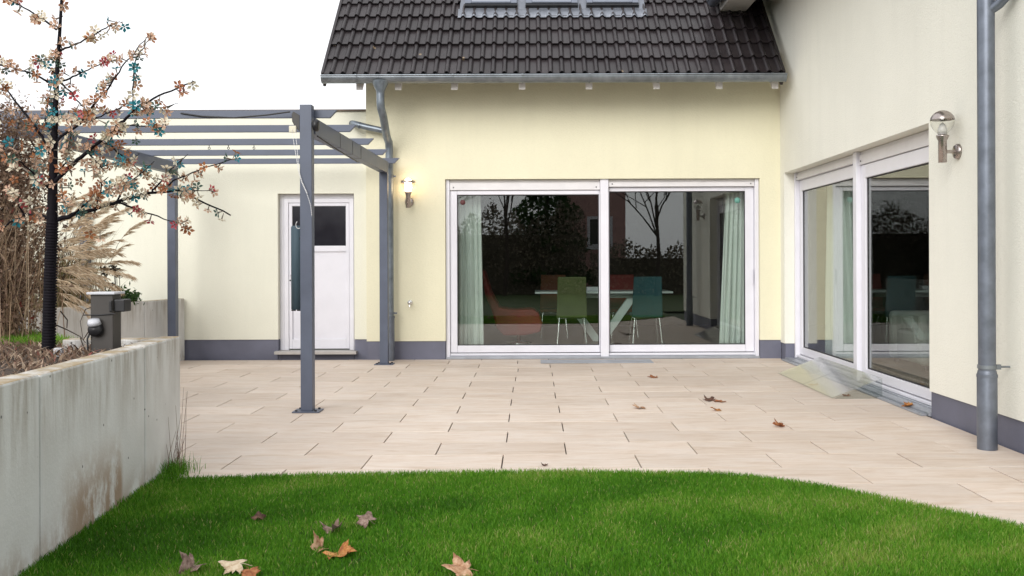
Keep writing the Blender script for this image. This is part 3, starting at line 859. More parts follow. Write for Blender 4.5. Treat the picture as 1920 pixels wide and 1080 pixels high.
# bead chain
bead_v, bead_f = [], []
mb = MB()
ch1 = [P(548, 242, 8.58), P(552, 268, 8.575), P(556, 292, 8.57), P(560, 318, 8.565), P(566, 340, 8.56), P(576, 362, 8.555), P(583, 384, 8.555), P(585, 404, 8.555)]
ch2 = [P(554, 242, 8.57), P(557, 268, 8.57), P(559, 292, 8.565), P(561, 318, 8.56), P(567, 340, 8.555), P(577, 362, 8.55)]
def bead_chain(mb, pts, step=.014, r=.0048):
    for a, b in zip(pts[:-1], pts[1:]):
        nn = max(1, int((b - a).length / step))
        for i in range(nn):
            p = a.lerp(b, i / nn); mb.lathe([(0, -r), (r * .8, -r * .5), (r * .8, r * .5), (0, r)], p, 6)
    mb.tube(pts, .0012, 4)
bead_chain(mb, ch1); bead_chain(mb, ch2)
ring = [P(560 - 5 * math.cos(t), 420 + 7 * math.sin(t), 8.62) for t in np.linspace(-.9, 2.2, 12)]
bead_chain(mb, ring)
mb.build('bead_chain', M['bead'], perg)
# rolled shade behind the front post
mb = MB(); c0, c1 = P(546, 581, 8.76), P(568, 424, 8.76)
mb.lathe([(0, c0.z + .012), (.055, c0.z + .012), (.055, c1.z), (.045, c1.z + .01), (0, c1.z + .01)], (c0.x + .055, 8.76, 0), 14)
shade = mb.build('rolled_shade', M['teal_cloth'], None)
tag(shade, 'dark teal rolled-up shade hanging upright behind the pergola front post', 'shade')
mb = MB(); mb.lathe([(0, c0.z), (.02, c0.z), (.02, c0.z + .011), (0, c0.z + .011)], (c0.x + .03, 8.72, 0), 10); mb.lathe([(0, c0.z), (.02, c0.z), (.02, c0.z + .011), (0, c0.z + .011)], (c0.x + .08, 8.72, 0), 10)
mb.box(PX - .02, PX + .02, 8.685, 8.71, c1.z - .12, c1.z - .09); mb.box(c0.x + .09, PX - .021, 8.695, 8.71, c1.z - .115, c1.z - .095)
mb.build('end_cap', M['black'], shade)

# ------------------------------------------------------------------ wall lamps, tap
def wall_lamp(base, out, lit, label):
    """base: point on the wall; out: unit vector away from the wall"""
    base, out = Vector(base), Vector(out)
    r = empty('wall_lamp', base, label, 'wall lamp', 'stainless globe lamps on the house walls')
    mb = MB(); mb.lathe([(0, .0), (.062, .0), (.062, .012), (.05, .028), (0, .028)], base, 24, out); mb.build('wall_plate', M['steel'], r)
    q = base + out * .125
    mb = MB(); mb.tube([base + out * .02, q], .014, 10); mb.build('arm', M['steel'], r)
    mb = MB(); mb.lathe([(0, -.085), (.032, -.085), (.032, .085), (.048, .118), (.048, .128), (0, .128)], q, 24); mb.build('tube', M['steel'], r)
    g = q + Vector((0, 0, .235))
    pr = []
    for i in range(15):
        th = -1.25 + (1.57 + 1.25) * i / 14
        rr = .092 * math.cos(th) * (1.0 if th > 0 else 1 - .12 * math.sin(-th))
        pr.append((max(.001, rr), .088 * math.sin(th) * (1.15 if th < 0 else 1)))
    mb = MB(); mb.lathe(pr, g, 28); gl = mb.build('globe', M['lampglass'], r)
    cp = [(r_ * 1.015, h * 1.015) for r_, h in pr if h > .012]
    if lit:
        cp = [(.098, .012), (.098, .040), (.091, .040), (.091, .012), (.098, .012)]
    mb = MB(); mb.lathe(cp, g, 28); mb.build('cap', M['steel'], r)
    if lit:
        mb = MB(); mb.lathe([(.0, -.105), (.034, -.105), (.05, -.05), (.046, .0), (.044, .05), (.02, .075), (0, .078)], g, 18); mb.build('bulb', M['bulb'], r)
    else:
        mb = MB(); mb.lathe([(0, -.10), (.035, -.10), (.036, -.06), (.02, -.02), (0, -.005)], g, 16); mb.build('bulb', M['bulb_off'], r)
    return r
c = P(768, 378, FY); lmp = wall_lamp((c.x, FY, c.z), (0, -1, 0), True, 'lit stainless globe lamp beside the downpipe on the front wall')
c = P(1800, 287, 7.63); wall_lamp((WX, 7.63, c.z), (-1, 0, 0), False, 'unlit stainless lamp with clear globe next to the wing window')

c = P(769, 566, FY)
tap = empty('outdoor_tap', (c.x, FY, c.z), 'small chrome outdoor tap on the front wall under the lit lamp', 'tap')
mb = MB(); mb.lathe([(0, 0), (.035, 0), (.035, .008), (.022, .02), (0, .02)], (c.x, FY, c.z), 18, (0, -1, 0)); mb.build('rosette', M['chrome'], tap)
mb = MB(); mb.tube([(c.x, FY - .015, c.z), (c.x, FY - .09, c.z)], .016, 10); mb.tube([(c.x, FY - .075, c.z), (c.x, FY - .085, c.z - .03), (c.x, FY - .09, c.z - .06)], .011, 10); mb.build('spout', M['chrome'], tap)
mb = MB(); mb.lathe([(0, .0), (.018, 0), (.024, .01), (.024, .02), (0, .022)], (c.x, FY - .09, c.z), 12, (0, -1, 0)); mb.build('knob', M['chrome'], tap)

# ------------------------------------------------------------------ clear ramp at the wing window
Y0, Y1 = 9.28, 11.3
ramp_o = empty('clear_ramp', (3.1, (Y0 + Y1) / 2, 0), 'clear acrylic ramp leaning up to the wing window sill', 'ramp')
xa, xb, zb_, zt_ = 2.86, 3.34, .008, .19
for i, (ya, yb) in enumerate(((Y0, (Y0 + Y1) / 2 - .004), ((Y0 + Y1) / 2 + .004, Y1))):
    mb = MB(); mb.hexa([(x, y, z + dz) for dz in (0, .008) for y in (ya, yb) for (x, z) in ((xa, zb_), (xb, zt_))]); mb.build('plate', M['glass_clear'], ramp_o)
for ya in (Y0 + .002, Y1 - .010):
    mb = MB(); mb.prism([(xa + .03, ya, .003), (xb, ya, .003), (xb, ya, zt_ - .003), (xa + .04, ya, zb_ + .006)], (0, .008, 0)); mb.build('gusset', M['glass_clear'], ramp_o)

# ------------------------------------------------------------------ raised bed and concrete walls
def wall_run(label, pts, ht, th, joints):
    """pts: two ends of the visible face; thickness to the left of the direction; split into panels"""
    a, b = Vector((*pts[0], 0)), Vector((*pts[1], 0))
    d = (b - a); L = d.length; d.normalize(); nrm = Vector((-d.y, d.x, 0))
    root = empty('retaining_wall', a.lerp(b, .5), label, 'concrete wall', 'concrete garden walls')
    cuts = [0] + joints + [L]
    for i in range(len(cuts) - 1):
        q0, q1 = a + d * (cuts[i] + (.006 if i else 0)), a + d * (cuts[i + 1] - (.006 if i < len(cuts) - 2 else 0))
        h2 = ht + (.004 if i % 2 else 0)
        mb = MB(); mb.hexa([p + Vector((0, 0, z)) for z in (-.04, h2) for (s, e) in ((q0, q1),) for p in (s, e, s + nrm * th, e + nrm * th)])
        o = mb.build('wall_panel', M['concrete'], root, 0.012)
    mb = MB()
    for c in joints:
        q0, q1 = a + d * (c - .0055) + nrm * .012, a + d * (c + .0055) + nrm * .012
        mb.hexa([p + Vector((0, 0, z)) for z in (-.03, ht - .01) for p in (q0, q1, q0 + nrm * (th - .03), q1 + nrm * (th - .03))])
    if joints: mb.build('joint_filler', M['joint'], root)
    return root
wall_run('stained pale concrete retaining wall panels beside the lawn', ((-1.97, 1.6), (-2.32, 6.42)), .838, .13, [1.25, 2.69, 4.11])
wall_run('low concrete return wall at the end of the raised bed', ((-2.46, 6.33), (-3.06, 6.33)), .83, -.13, [])
wall_run('concrete wall at the far end of the terrace by the garage', ((-5.35, 9.3), (-4.70, 13.17)), .835, .12, [1.9, 2.95])

mb = MB()
NXg, NYg = 40, 60
xs = np.linspace(-9.4, -2.2, NXg); ys = np.linspace(1.6, 13.1, NYg)
vs, fs = [], []
def bed_right(y): return float(np.interp(y, [1.6, 6.3, 6.31, 6.6, 9.3, 13.1], [-2.12, -2.44, -2.50, -3.08, -5.46, -4.84]))
zt = {}
for j, y in enumerate(ys):
    xr = bed_right(y)
    for i in range(NXg):
        x = -9.4 + (xr + 9.4) * i / (NXg - 1)
        z = .765 + .03 * math.sin(x * 3.1 + y * 2.2) + .018 * math.sin(x * 9 + 1) * math.sin(y * 8) + random.uniform(-.006, .006)
        if y > 6.6: z = min(z, .80)
        if x > xr - .1: z = min(z, .775)
        vs.append((x, y, z))
for j in range(NYg - 1):
    for i in range(NXg - 1):
        a = j * NXg + i; fs.append((a, a + 1, a + NXg + 1, a + NXg))
b0 = len(vs)
for j, y in enumerate(ys): vs.append((bed_right(y), y, -.05))
for j in range(NYg - 1):
    a = j * NXg + NXg - 1; fs.append((a, b0 + j, b0 + j + 1, a + NXg))
mb.add(vs, fs, 0, True)
tag(mb.build('garden_bed', M['soil']), kind='structure')

# grass patch and litter on the bed
n = 9000
x = rng.uniform(-4.6, -3.02, n); y = rng.uniform(6.66, 7.6, n); k = x < (-3.10 - (y - 6.66) * .85)
x, y = x[k], y[k]
rg = blades('raised_grass', x, y, np.full(len(x), .76), rng.uniform(.03, .075, len(x)), rng.uniform(.004, .007, len(x)), rng.uniform(.4, .95, len(x)), M['grass'], .7, 11)
tag(rg, 'strip of grass on the raised bed behind the blossom tree', 'grass', kind='stuff')
n = 5200
x = rng.uniform(-4.4, -2.3, n); y = rng.uniform(4.2, 6.9, n); xr = np.array([bed_right(q) for q in y]); k = (x < xr - .04)
x, y = x[k], y[k]
lt = blades('dry_litter', x, y, np.full(len(x), .765), rng.uniform(.008, .06, len(x)), rng.uniform(.006, .02, len(x)), rng.uniform(0, 1, len(x)), M['drybrown'], 2.2, 12)
tag(lt, 'dead leaves and dry stalks covering the raised bed soil', 'leaf litter', kind='stuff')

# socket pillar
c = Vector((-2.605, 5.95, .755))
pil = empty('garden_socket_pillar', c, 'dark taupe socket pillar with pale cap on the raised bed', 'socket pillar')
mb = MB(); mb.box(c.x - .068, c.x + .068, c.y - .06, c.y + .06, .74, 1.135); mb.build('column', M['taupe'], pil, 0.004)
mb = MB(); mb.box(c.x - .085, c.x + .085, c.y - .078, c.y + .078, 1.136, 1.15); mb.build('cap', M['cap_white'], pil, 0.003)
mb = MB(); mb.box(c.x + .068, c.x + .135, c.y - .05, c.y + .05, 1.03, 1.105); mb.box(c.x + .05, c.x + .0675, c.y - .075, c.y - .061, 1.03, 1.1); mb.build('side_socket', M['black'], pil, 0.006)
mb = MB(); mb.lathe([(0, .0), (.042, .0), (.042, .03), (.034, .045), (0, .048)], (c.x - .03, c.y - .061, .925), 18, (0, -1, 0)); mb.build('round_socket', M['black'], pil)
mb = MB(); mb.lathe([(0, .0), (.04, .0), (.032, .03), (0, .032)], (c.x - .032, c.y - .09, .957), 18, (0, -.3, 1)); mb.build('socket_lid', M['cap_white'], pil)
mb = MB(); mb.tube([(c.x - .06, c.y - .07, .92), (c.x - .078, c.y - .08, .87), (c.x - .075, c.y - .08, .78)], .006, 6); mb.tube([(c.x - .11, c.y - .065, 1.012), (c.x - .02, c.y - .066, 1.012), (c.x + .085, c.y - .066, 1.02)], .004, 6); mb.build('cable', M['black'], pil)

# ------------------------------------------------------------------ blossom light tree
TB = G(90, 665, .745)
TY = TB.y
tree = empty('blossom_light_tree', (TB.x, TY, .74), 'dark artificial blossom tree with peach, teal and magenta flower lights', 'light tree')
tp = [P(90, 668, TY), P(91, 600, TY), P(94, 500, TY), P(98, 410, TY), P(101, 300, TY), (P(105, 200, TY)), P(109, 120, TY), P(114, 50, TY), P(118, -20, TY), P(120, -60, TY)]
mb = MB(); mb.tube(tp, [.039, .037, .035, .033, .024, .017, .013, .010, .008, .004], 12)
for i in range(48):          # cord wound round the trunk
    f = i / 48; p = tp[0].lerp(tp[3], f); mb.lathe([(.0405 - .005 * f, -.006), (.0435 - .005 * f, 0), (.0405 - .005 * f, .006)], p, 12)
mb.build('trunk', M['bark'], tree)
mb = MB(); q = tp[0] + Vector((.05, -.05, .02)); mb.box(q.x, q.x + .055, q.y, q.y + .05, .745, .80); mb.build('plug_block', M['cap_white'], tree, 0.004)
BR = [  # photo polyline, depth at the tip, base radius
 ([(100, 412), (137, 400), (178, 390), (219, 376), (274, 361), (329, 356), (370, 371), (433, 402)], .30, .022),
 ([(219, 376), (260, 392), (308, 407), (353, 422)], .1, .010),
 ([(219, 376), (236, 345), (262, 325), (290, 300)], .0, .009),
 ([(101, 340), (140, 302), (167, 280), (207, 247), (233, 223), (253, 203), (287, 183), (333, 163), (365, 150)], -.2, .019),
 ([(117, 150), (145, 138), (167, 127), (200, 113), (222, 107)], .25, .009),
 ([(105, 262), (150, 228), (183, 187), (207, 157), (230, 123), (253, 97), (277, 67)], .2, .012),
 ([(250, 205), (251, 167), (255, 110), (267, 90), (285, 68)], -.1, .008),
 ([(113, 92), (137, 83), (167, 67), (200, 50), (220, 40), (232, 38)], -.15, .009),
 ([(107, 52), (67, 23), (27, 0), (0, -14)], .2, .010),
 ([(103, 157), (67, 137), (30, 126), (0, 117), (-40, 105)], -.2, .010),
 ([(104, 135), (90, 122), (72, 106)], .1, .007),
 ([(110, 147), (140, 177), (160, 200), (168, 222)], -.2, .009),
 ([(99, 292), (80, 253), (50, 213), (20, 173), (-10, 140)], .1, .016),
 ([(137, 400), (170, 372), (205, 350), (225, 340), (262, 333)], -.3, .010),
 ([(190, 262), (207, 270), (240, 297), (267, 320), (300, 343)], .2, .010),
 ([(285, 358), (297, 343), (320, 317), (353, 287)], .15, .010),
 ([(310, 350), (327, 337), (373, 317), (433, 297), (445, 294)], .1, .009),
 ([(207, 247), (240, 233), (290, 236), (313, 237)], -.25, .008),
 ([(253, 203), (285, 203), (310, 197), (335, 192)], -.1, .007),
 ([(329, 356), (365, 354), (400, 357)], .2, .007),
 ([(165, 282), (190, 310), (235, 300), (262, 285)], -.2, .009),
 ([(99, 415), (80, 402), (45, 398), (10, 420), (-20, 438)], .2, .017),
 ([(100, 355), (70, 330), (40, 300), (0, 285)], -.2, .012),
 ([(101, 330), (125, 300), (133, 260), (138, 205)], .3, .009),
 ([(178, 390), (192, 350), (188, 310), (180, 285)], .1, .008),
 ([(45, 398), (30, 370), (14, 345)], -.1, .008),
 ([(102, 250), (85, 225), (92, 190), (95, 160)], .2, .008),
 ([(150, 228), (190, 215), (225, 200), (240, 190)], .3, .008),
]
branch_pts = []
for bi, (pl, dz, r0) in enumerate(BR):
    L = len(pl)
    base_d = 0
    if bi in (1, 2): base_d = .1
    pts = []
    for i, (a, b) in enumerate(pl):
        t = i / (L - 1)
        pts.append(P(a, b, TY + base_d + dz * t + random.uniform(-.015, .015)))
    fine = []
    for a, b in zip(pts[:-1], pts[1:]):
        for q in range(4): fine.append(a.lerp(b, q / 4) + Vector((random.uniform(-.004, .004), random.uniform(-.006, .006), random.uniform(-.005, .005))))
    fine.append(pts[-1])
    mb = MB(); mb.tube(fine, [r0 * .72 * (1 - .72 * i / (len(fine) - 1)) for i in range(len(fine))], 7)
    mb.build('branch', M['bark'], tree)
    branch_pts.append(fine)

def petal_mat(name, c1, c2, em=0):
    m, nt, bs, out = nodes_of(name)
    oi = add(nt, 'ShaderNodeObjectInfo'); c = ramp(nt, oi.outputs['Random'], [(0, c1), (1, c2)])
    nt.links.new(c, bs.inputs['Base Color']); bs.inputs['Roughness'].default_value = .4
    tl = add(nt, 'ShaderNodeBsdfTranslucent'); nt.links.new(c, tl.inputs[0])
    mx = add(nt, 'ShaderNodeMixShader'); mx.inputs[0].default_value = .35
    nt.links.new(bs.outputs[0], mx.inputs[1]); nt.links.new(tl.outputs[0], mx.inputs[2]); nt.links.new(mx.outputs[0], out.inputs[0])
    return m
PM = [petal_mat('petal_peach', (.50, .28, .17), (.70, .50, .37)), petal_mat('petal_cream', (.64, .55, .39), (.80, .74, .60)), petal_mat('petal_rust', (.30, .11, .05), (.45, .19, .08)),
      petal_mat('petal_teal', (.01, .16, .22), (.04, .28, .33)), petal_mat('petal_magenta', (.42, .04, .08), (.50, .10, .09)), petal_mat('petal_green', (.05, .10, .09), (.10, .17, .12))]
PW = [.30, .26, .18, .13, .06, .07]
def blossom_mesh(mat):
    vs, fs, mi = [], [], []
    for k in range(5):
        a = 2 * math.pi * k / 5
        def pt(r, da, z): return (r * math.cos(a + da), r * math.sin(a + da), z)
        b = len(vs)
        vs += [pt(.004, 0, .0), pt(.023, -.50, .007), pt(.036, 0, .010), pt(.023, .50, .007), pt(.020, 0, .001)]
        fs += [(b, b + 1, b + 4), (b + 1, b + 2, b + 4), (b + 2, b + 3, b + 4), (b + 3, b, b + 4)]; mi += [0] * 4
    b = len(vs)          # tubular calyx and stem
    for k in range(3):
        a = 2 * math.pi * k / 3
        vs += [(.006 * math.cos(a), .006 * math.sin(a), .001), (.0025 * math.cos(a), .0025 * math.sin(a), -.045)]
    for k in range(3):
        fs.append((b + 2 * k, b + 2 * ((k + 1) % 3), b + 2 * ((k + 1) % 3) + 1, b + 2 * k + 1)); mi.append(1)
    return mesh_from('blossom', vs, fs, [mat, M['petal_stem']], mi)
M['petal_stem'] = simple('petal_stem', (.16, .13, .10), .6)
BM = [blossom_mesh(m) for m in PM]
spots = []
lens = [sum((b - a).length for a, b in zip(f[:-1], f[1:])) for f in branch_pts]
tot = sum(lens)
for f, L in zip(branch_pts, lens):
    k = int(400 * L / tot) + 2
    for _ in range(k):
        t = random.uniform(.12, 1.0) * (len(f) - 1); i = min(int(t), len(f) - 2)
        spots.append(f[i].lerp(f[i + 1], t - i))
for _ in range(55):          # up the leader
    t = random.uniform(4.2, 9); i = min(int(t), 8); spots.append(tp[i].lerp(tp[i + 1], t - i))
for _ in range(110):          # dense heart of the crown
    spots.append(P(random.gauss(120, 55), random.gauss(300, 55), TY + random.uniform(-.35, .35)))
random.shuffle(spots)
rest_v, rest_f, rest_m = [], [], []
for n_, p in enumerate(spots):
    mi = random.choices(range(6), PW)[0]
    u = Vector((random.gauss(0, 1), random.gauss(-.5, 1), random.gauss(-.25, .8))).normalized()
    loc = p + u * random.uniform(.028, .055)
    rot = u.to_track_quat('Z', 'Y').to_euler()
    scl = random.uniform(.82, 1.15)
    if n_ < 300:
        link_mesh('blossom', BM[mi], tree, loc, rot, (scl,) * 3)
    else:
        mat = Matrix.Translation(loc) @ rot.to_matrix().to_4x4() @ Matrix.Scale(scl, 4)
        b = len(rest_v)
        rest_v += [mat @ v.co for v in BM[mi].vertices]
        for pl in BM[mi].polygons:
            rest_f.append(tuple(i + b for i in pl.vertices)); rest_m.append(mi if pl.material_index == 0 else 6)
me = mesh_from('blossoms_rest', [v - WORLD0[tree] for v in rest_v], rest_f, PM + [M['petal_stem']], rest_m)
o = bpy.data.objects.new('blossom_mass', me); COL.objects.link(o); o.parent = tree; o['kind'] = 'stuff'

# ------------------------------------------------------------------ shrubs and grasses on the bed
def leaf_cloud(name, pts, size, cols, mat, parent, seed, asp=2.4, up=0.0):
    r = np.random.default_rng(seed); n = len(pts)
    d = r.normal(size=(n, 3)); d[:, 2] += up; d /= np.linalg.norm(d, axis=1)[:, None]
    e = np.cross(d, r.normal(size=(n, 3))); e /= np.linalg.norm(e, axis=1)[:, None]
    s = size * r.uniform(.55, 1.25, n)[:, None]
    V = np.stack([pts - d * s * asp / 2, pts + e * s / 2, pts + d * s * asp / 2, pts - e * s / 2], 1) - np.array(WORLD0[parent])[None, None]
    me = bpy.data.meshes.new(name)
    me.vertices.add(n * 4); me.vertices.foreach_set('co', V.astype(np.float32).ravel())
    me.loops.add(n * 4); me.loops.foreach_set('vertex_index', np.arange(n * 4, dtype=np.int32))
    me.polygons.add(n); me.polygons.foreach_set('loop_start', (np.arange(n) * 4).astype(np.int32))
    at = me.attributes.new('rnd', 'FLOAT', 'POINT'); at.data.foreach_set('value', np.repeat(np.clip(cols, 0, 1), 4).astype(np.float32))
    me.materials.append(mat); me.update(calc_edges=True)
    o = bpy.data.objects.new(name, me); COL.objects.link(o); o.parent = parent
    return o

def clumps(center, radii, nclump, per, crad, seed, shell=.45):
    r = np.random.default_rng(seed)
    d = r.normal(size=(nclump, 3)); d /= np.linalg.norm(d, axis=1)[:, None]
    c = np.array(center) + d * np.array(radii) * (shell + (1 - shell) * r.random(nclump) ** .5)[:, None]
    p = np.repeat(c, per, 0) + r.normal(size=(nclump * per, 3)) * crad
    col = np.repeat(r.uniform(.1, .75, nclump), per) + r.normal(0, .16, nclump * per)
    return p, col

def shrub(name, base, centers, label, cat, mat, leaf, seed, ntw=60, stems=True, group=None, shell=.35):
    root = empty(name, base, label, cat, group)
    P_, C_ = [], []
    for i, (c, rad, nc, per, cr) in enumerate(centers):
        p, k = clumps(c, rad, nc, per, cr, seed + i, shell); P_.append(p); C_.append(k)
    P_, C_ = np.concatenate(P_), np.concatenate(C_); ok = P_[:, 2] > base[2] + .01
    leaf_cloud('foliage', P_[ok], leaf, C_[ok], mat, root, seed)
    rr = random.Random(seed); mb = MB()
    for i in range(ntw):
        c, rad = centers[i % len(centers)][:2]
        e = Vector([c[q] + rr.uniform(-.85, .85) * rad[q] for q in range(3)])
        b0 = Vector(base) + Vector((rr.uniform(-.12, .12), rr.uniform(-.12, .12), -.01))
        m = b0.lerp(e, .5) + Vector((rr.uniform(-.1, .1), rr.uniform(-.1, .1), rr.uniform(0, .2)))
        mb.tube([b0, m, e], [.012, .007, .002], 5)
    mb.build('stem', M['twig'], root)
    return root
dsh = shrub('dry_shrub', (-4.15, 7.3, .76), [((-4.15, 7.3, 1.7), (.42, .5, .95), 190, 120, .10), ((-4.25, 7.2, 1.15), (.5, .5, .45), 90, 110, .10), ((-3.85, 7.05, 1.05), (.28, .3, .3), 20, 80, .07)],
      'tall brown dried shrub on the raised bed behind the blossom tree', 'shrub', M['drybrown'], .016, 31, 160)
n = 700
x = -4.02 + rng.normal(0, .22, n); y = 7.0 + rng.normal(0, .15, n)
blades('dry_strand', x, y, np.full(n, .74), rng.uniform(.25, 1.25, n), rng.uniform(.004, .008, n), rng.random(n), M['strand'], .6, 78, parent=dsh)
shrub('dry_shrub', (-4.75, 8.0, .76), [((-4.8, 8.0, 1.6), (.55, .5, .85), 150, 110, .12)], 'brown dried shrub under the pergola corner, beside a taller shrub', 'shrub', M['drybrown'], .017, 47, 70)
shrub('green_shrub', (-5.35, 12.2, .76), [((-5.2, 12.15, .86), (.30, .25, .10), 22, 40, .05)], 'low green leafy plant behind the far concrete wall', 'plant', M['evergreen'], .03, 61, 14)

def plume_mesh(seed):
    r = np.random.default_rng(seed); V, Fc, A = [], [], []
    L = .34
    for i in range(70):
        t = r.random() ** .8; x0 = L * t; z0 = -.10 * t * t
        ln = (.10 + .06 * r.random()) * (1 - .45 * t); a = r.uniform(0, 6.28); sp = .30
        d = np.array([1.0, sp * math.cos(a), sp * math.sin(a) - .22 - .3 * t]); d /= np.linalg.norm(d)
        sd = np.cross(d, r.normal(size=3)); sd /= np.linalg.norm(sd); w = .0060
        o = np.array([x0, 0, z0]); b = len(V)
        V += [o - sd * w * .4, o + d * ln * .5 + sd * w + np.array([0, 0, -.005]), o + d * ln + np.array([0, 0, -.03]), o + d * ln * .5 - sd * w + np.array([0, 0, -.005])]
        Fc.append((b, b + 1, b + 2, b + 3)); A += [r.random()] * 4
    me = mesh_from('plume', V, Fc, M['plume'])
    at = me.attributes.new('rnd', 'FLOAT', 'POINT'); at.data.foreach_set('value', np.array(A, np.float32))
    return me
PLM = [plume_mesh(s) for s in range(5)]
def miscanthus(base, tips, label, seed, nstraw=240, hmax=1.0):
    root = empty('plume_grass', base, label, 'ornamental grass', 'dried plume grasses behind the concrete wall')
    r = random.Random(seed); mb = MB(); b = Vector(base)
    for tip in tips:
        s = b + Vector((r.uniform(-.12, .12), r.uniform(-.12, .12), 0)); m = s.lerp(tip, .55) + Vector((-.05 * (tip.x - s.x), 0, .16 + .1 * (tip.z - s.z)))
        pts = [s.lerp(m, t).lerp(m.lerp(tip, t), t) for t in (0, .25, .5, .75, 1)]
        mb.tube(pts, [.005, .004, .0035, .003, .002], 4)
        d = (pts[-1] - pts[-2]).normalized()
        rot = d.to_track_quat('X', 'Z').to_euler()
        link_mesh('plume', PLM[r.randrange(5)], root, tip - d * .06, rot, (r.uniform(.85, 1.2),) * 3)
    mb.build('stem', M['twig'], root)
    x = np.array([b.x + r.gauss(0, .16) for _ in range(nstraw)]); y = np.array([b.y + r.gauss(0, .13) for _ in range(nstraw)])
    rg = np.random.default_rng(seed)
    blades('leaf_blades', x, y, np.full(nstraw, b.z - .02), rg.uniform(.45 * hmax, hmax, nstraw), rg.uniform(.008, .014, nstraw), rg.random(nstraw), M['straw'], .75, seed, parent=root)
tipsA = [P(a, b, 11.4 + random.uniform(-.25, .25)) for a, b in ((165, 385), (150, 400), (195, 415), (182, 462), (172, 470), (160, 440), (140, 430), (135, 455), (150, 480), (128, 400), (120, 470), (200, 490), (195, 506), (165, 505), (188, 528), (170, 522), (145, 520), (130, 500), (150, 545), (158, 560), (120, 540), (135, 570), (158, 392), (176, 405), (148, 420), (170, 440), (158, 458), (140, 470), (180, 480), (160, 492), (138, 488), (178, 540), (166, 550), (148, 532), (172, 428), (142, 445), (125, 430), (152, 512), (140, 556))]
miscanthus((-5.55, 11.4, .78), tipsA, 'pale dried plume grass clump leaning over the far concrete wall', 91, 320, 1.1)
tipsB = [P(a, b, 10.3 + random.uniform(-.25, .25)) for a, b in ((120, 385), (105, 400), (112, 430), (100, 455), (118, 480), (108, 500), (125, 520), (112, 545), (130, 555), (90, 470), (95, 520), (140, 415), (142, 395), (128, 448), (122, 462), (135, 472), (128, 495), (138, 510), (120, 505), (140, 535), (118, 560), (104, 530), (132, 435), (116, 410))]
miscanthus((-5.55, 10.2, .78), tipsB, 'dense straw-coloured plume grass clump behind the black tree trunk', 92, 320, 1.15)
tipC = [P(232, 440, 11.9)]
miscanthus((-5.45, 12.05, .78), tipC + [P(205, 480, 12.0)], 'single tall plume stalk standing before the garage wall', 93, 12, .4)
# umbel seed heads behind the pillar
ds = empty('dried_umbel_plant', (-4.95, 11.7, .78), 'dried umbel seed heads rising behind the socket pillar', 'plant')
mb = MB(); m2 = MB()
for a, b in ((198, 512), (195, 500), (213, 497), (219, 514), (224, 515), (211, 530), (216, 502)):
    t = P(a, b, 11.7); s = Vector((t.x + random.uniform(-.03, .03), 11.7, .78)); mb.tube([s, s.lerp(t, .5) + Vector((.01, 0, 0)), t], .004, 4)
    for _ in range(14):
        q = t + Vector((random.gauss(0, .028), random.gauss(0, .028), random.uniform(-.005, .02))); m2.lathe([(0, -.01), (.012, 0), (0, .01)], q, 5); mb.tube([t - Vector((0, 0, .03)), q], .0015, 3)
mb.build('stem', M['twig'], ds); m2.build('seed_head', M['seedhead'], ds)
# bare twig arching on the bed beside the trunk
tw = empty('bare_twig', (-2.8, 6.15, .76), 'thin bare twigs bending over the bed beside the black trunk', 'twig')
mb = MB()
for pl in ([(102, 605), (125, 615), (150, 628), (160, 640)], [(113, 580), (126, 597), (125, 612)], [(185, 580), (175, 572), (160, 577), (150, 600), (155, 632)], [(180, 600), (168, 615), (155, 635)]):
    mb.tube([P(a, b, 6.15) for a, b in pl], [.0045, .004, .003, .002, .002][:len(pl)], 5)
mb.tube([P(150, 630, 6.15), (-2.82, 6.15, .755)], .004, 5)
mb.build('stem', M['twig'], tw)
# reddish dry stalks and tuft at the wall end
tf = empty('dry_grass_tuft', (-2.24, 6.12, 0), 'wispy reddish dry stalks with green tuft at the end of the wall', 'grass tuft')
mb = MB()
for i in range(16):
    b = Vector((-2.255 + random.uniform(-.04, .05), 6.15 + random.uniform(-.06, .05), .0)); hgt = random.uniform(.15, .55)
    t = b + Vector((random.uniform(-.05, .08), random.uniform(-.05, .05), hgt)); mb.tube([b, b.lerp(t, .5) + Vector((random.uniform(-.015, .015), 0, 0)), t], [.002, .0015, .0008], 4)
M['redstalk'] = simple('red_stalk', (.15, .075, .05), .8)
mb.build('stem', M['redstalk'], tf)
n = 420
x = -2.24 + rng.normal(0, .05, n).clip(-.06, .16); y = 6.08 + rng.normal(0, .08, n)
blades('leaf_blades', x, y, np.zeros(n), rng.uniform(.04, .12, n), rng.uniform(.003, .005, n), rng.uniform(.1, .75, n), M['grass'], .9, 77, parent=tf)

# ------------------------------------------------------------------ fallen leaves
def leaf_mat(name, c1, c2, c3):
    m, nt, bs, out = nodes_of(name)
    nz = noise(nt, 38, 6, coord='obj', rough=.65); c = ramp(nt, nz, [(.36, c1), (.5, c2), (.62, c3)])
    nt.links.new(c, bs.inputs['Base Color']); bs.inputs['Roughness'].default_value = .75; bs.inputs['Specular IOR Level'].default_value = .25
    bump(nt, bs, noise(nt, 60, 4, coord='obj'), .4, .004)
    return m
LM = {'grey': leaf_mat('leaf_greybrown', (.10, .065, .05), (.23, .155, .125), (.34, .25, .21)),
      'orange': leaf_mat('leaf_orange', (.16, .055, .025), (.40, .16, .045), (.50, .26, .10)),
      'pale': leaf_mat('leaf_pale', (.40, .28, .18), (.58, .47, .33), (.62, .53, .40)),
      'tan': leaf_mat('leaf_tan', (.24, .11, .055), (.42, .245, .145), (.52, .35, .23)),
      'dark': leaf_mat('leaf_dark', (.045, .025, .02), (.10, .05, .035), (.16, .09, .06)),
      'rust': leaf_mat('leaf_rust', (.14, .045, .02), (.30, .11, .045), (.38, .18, .08))}
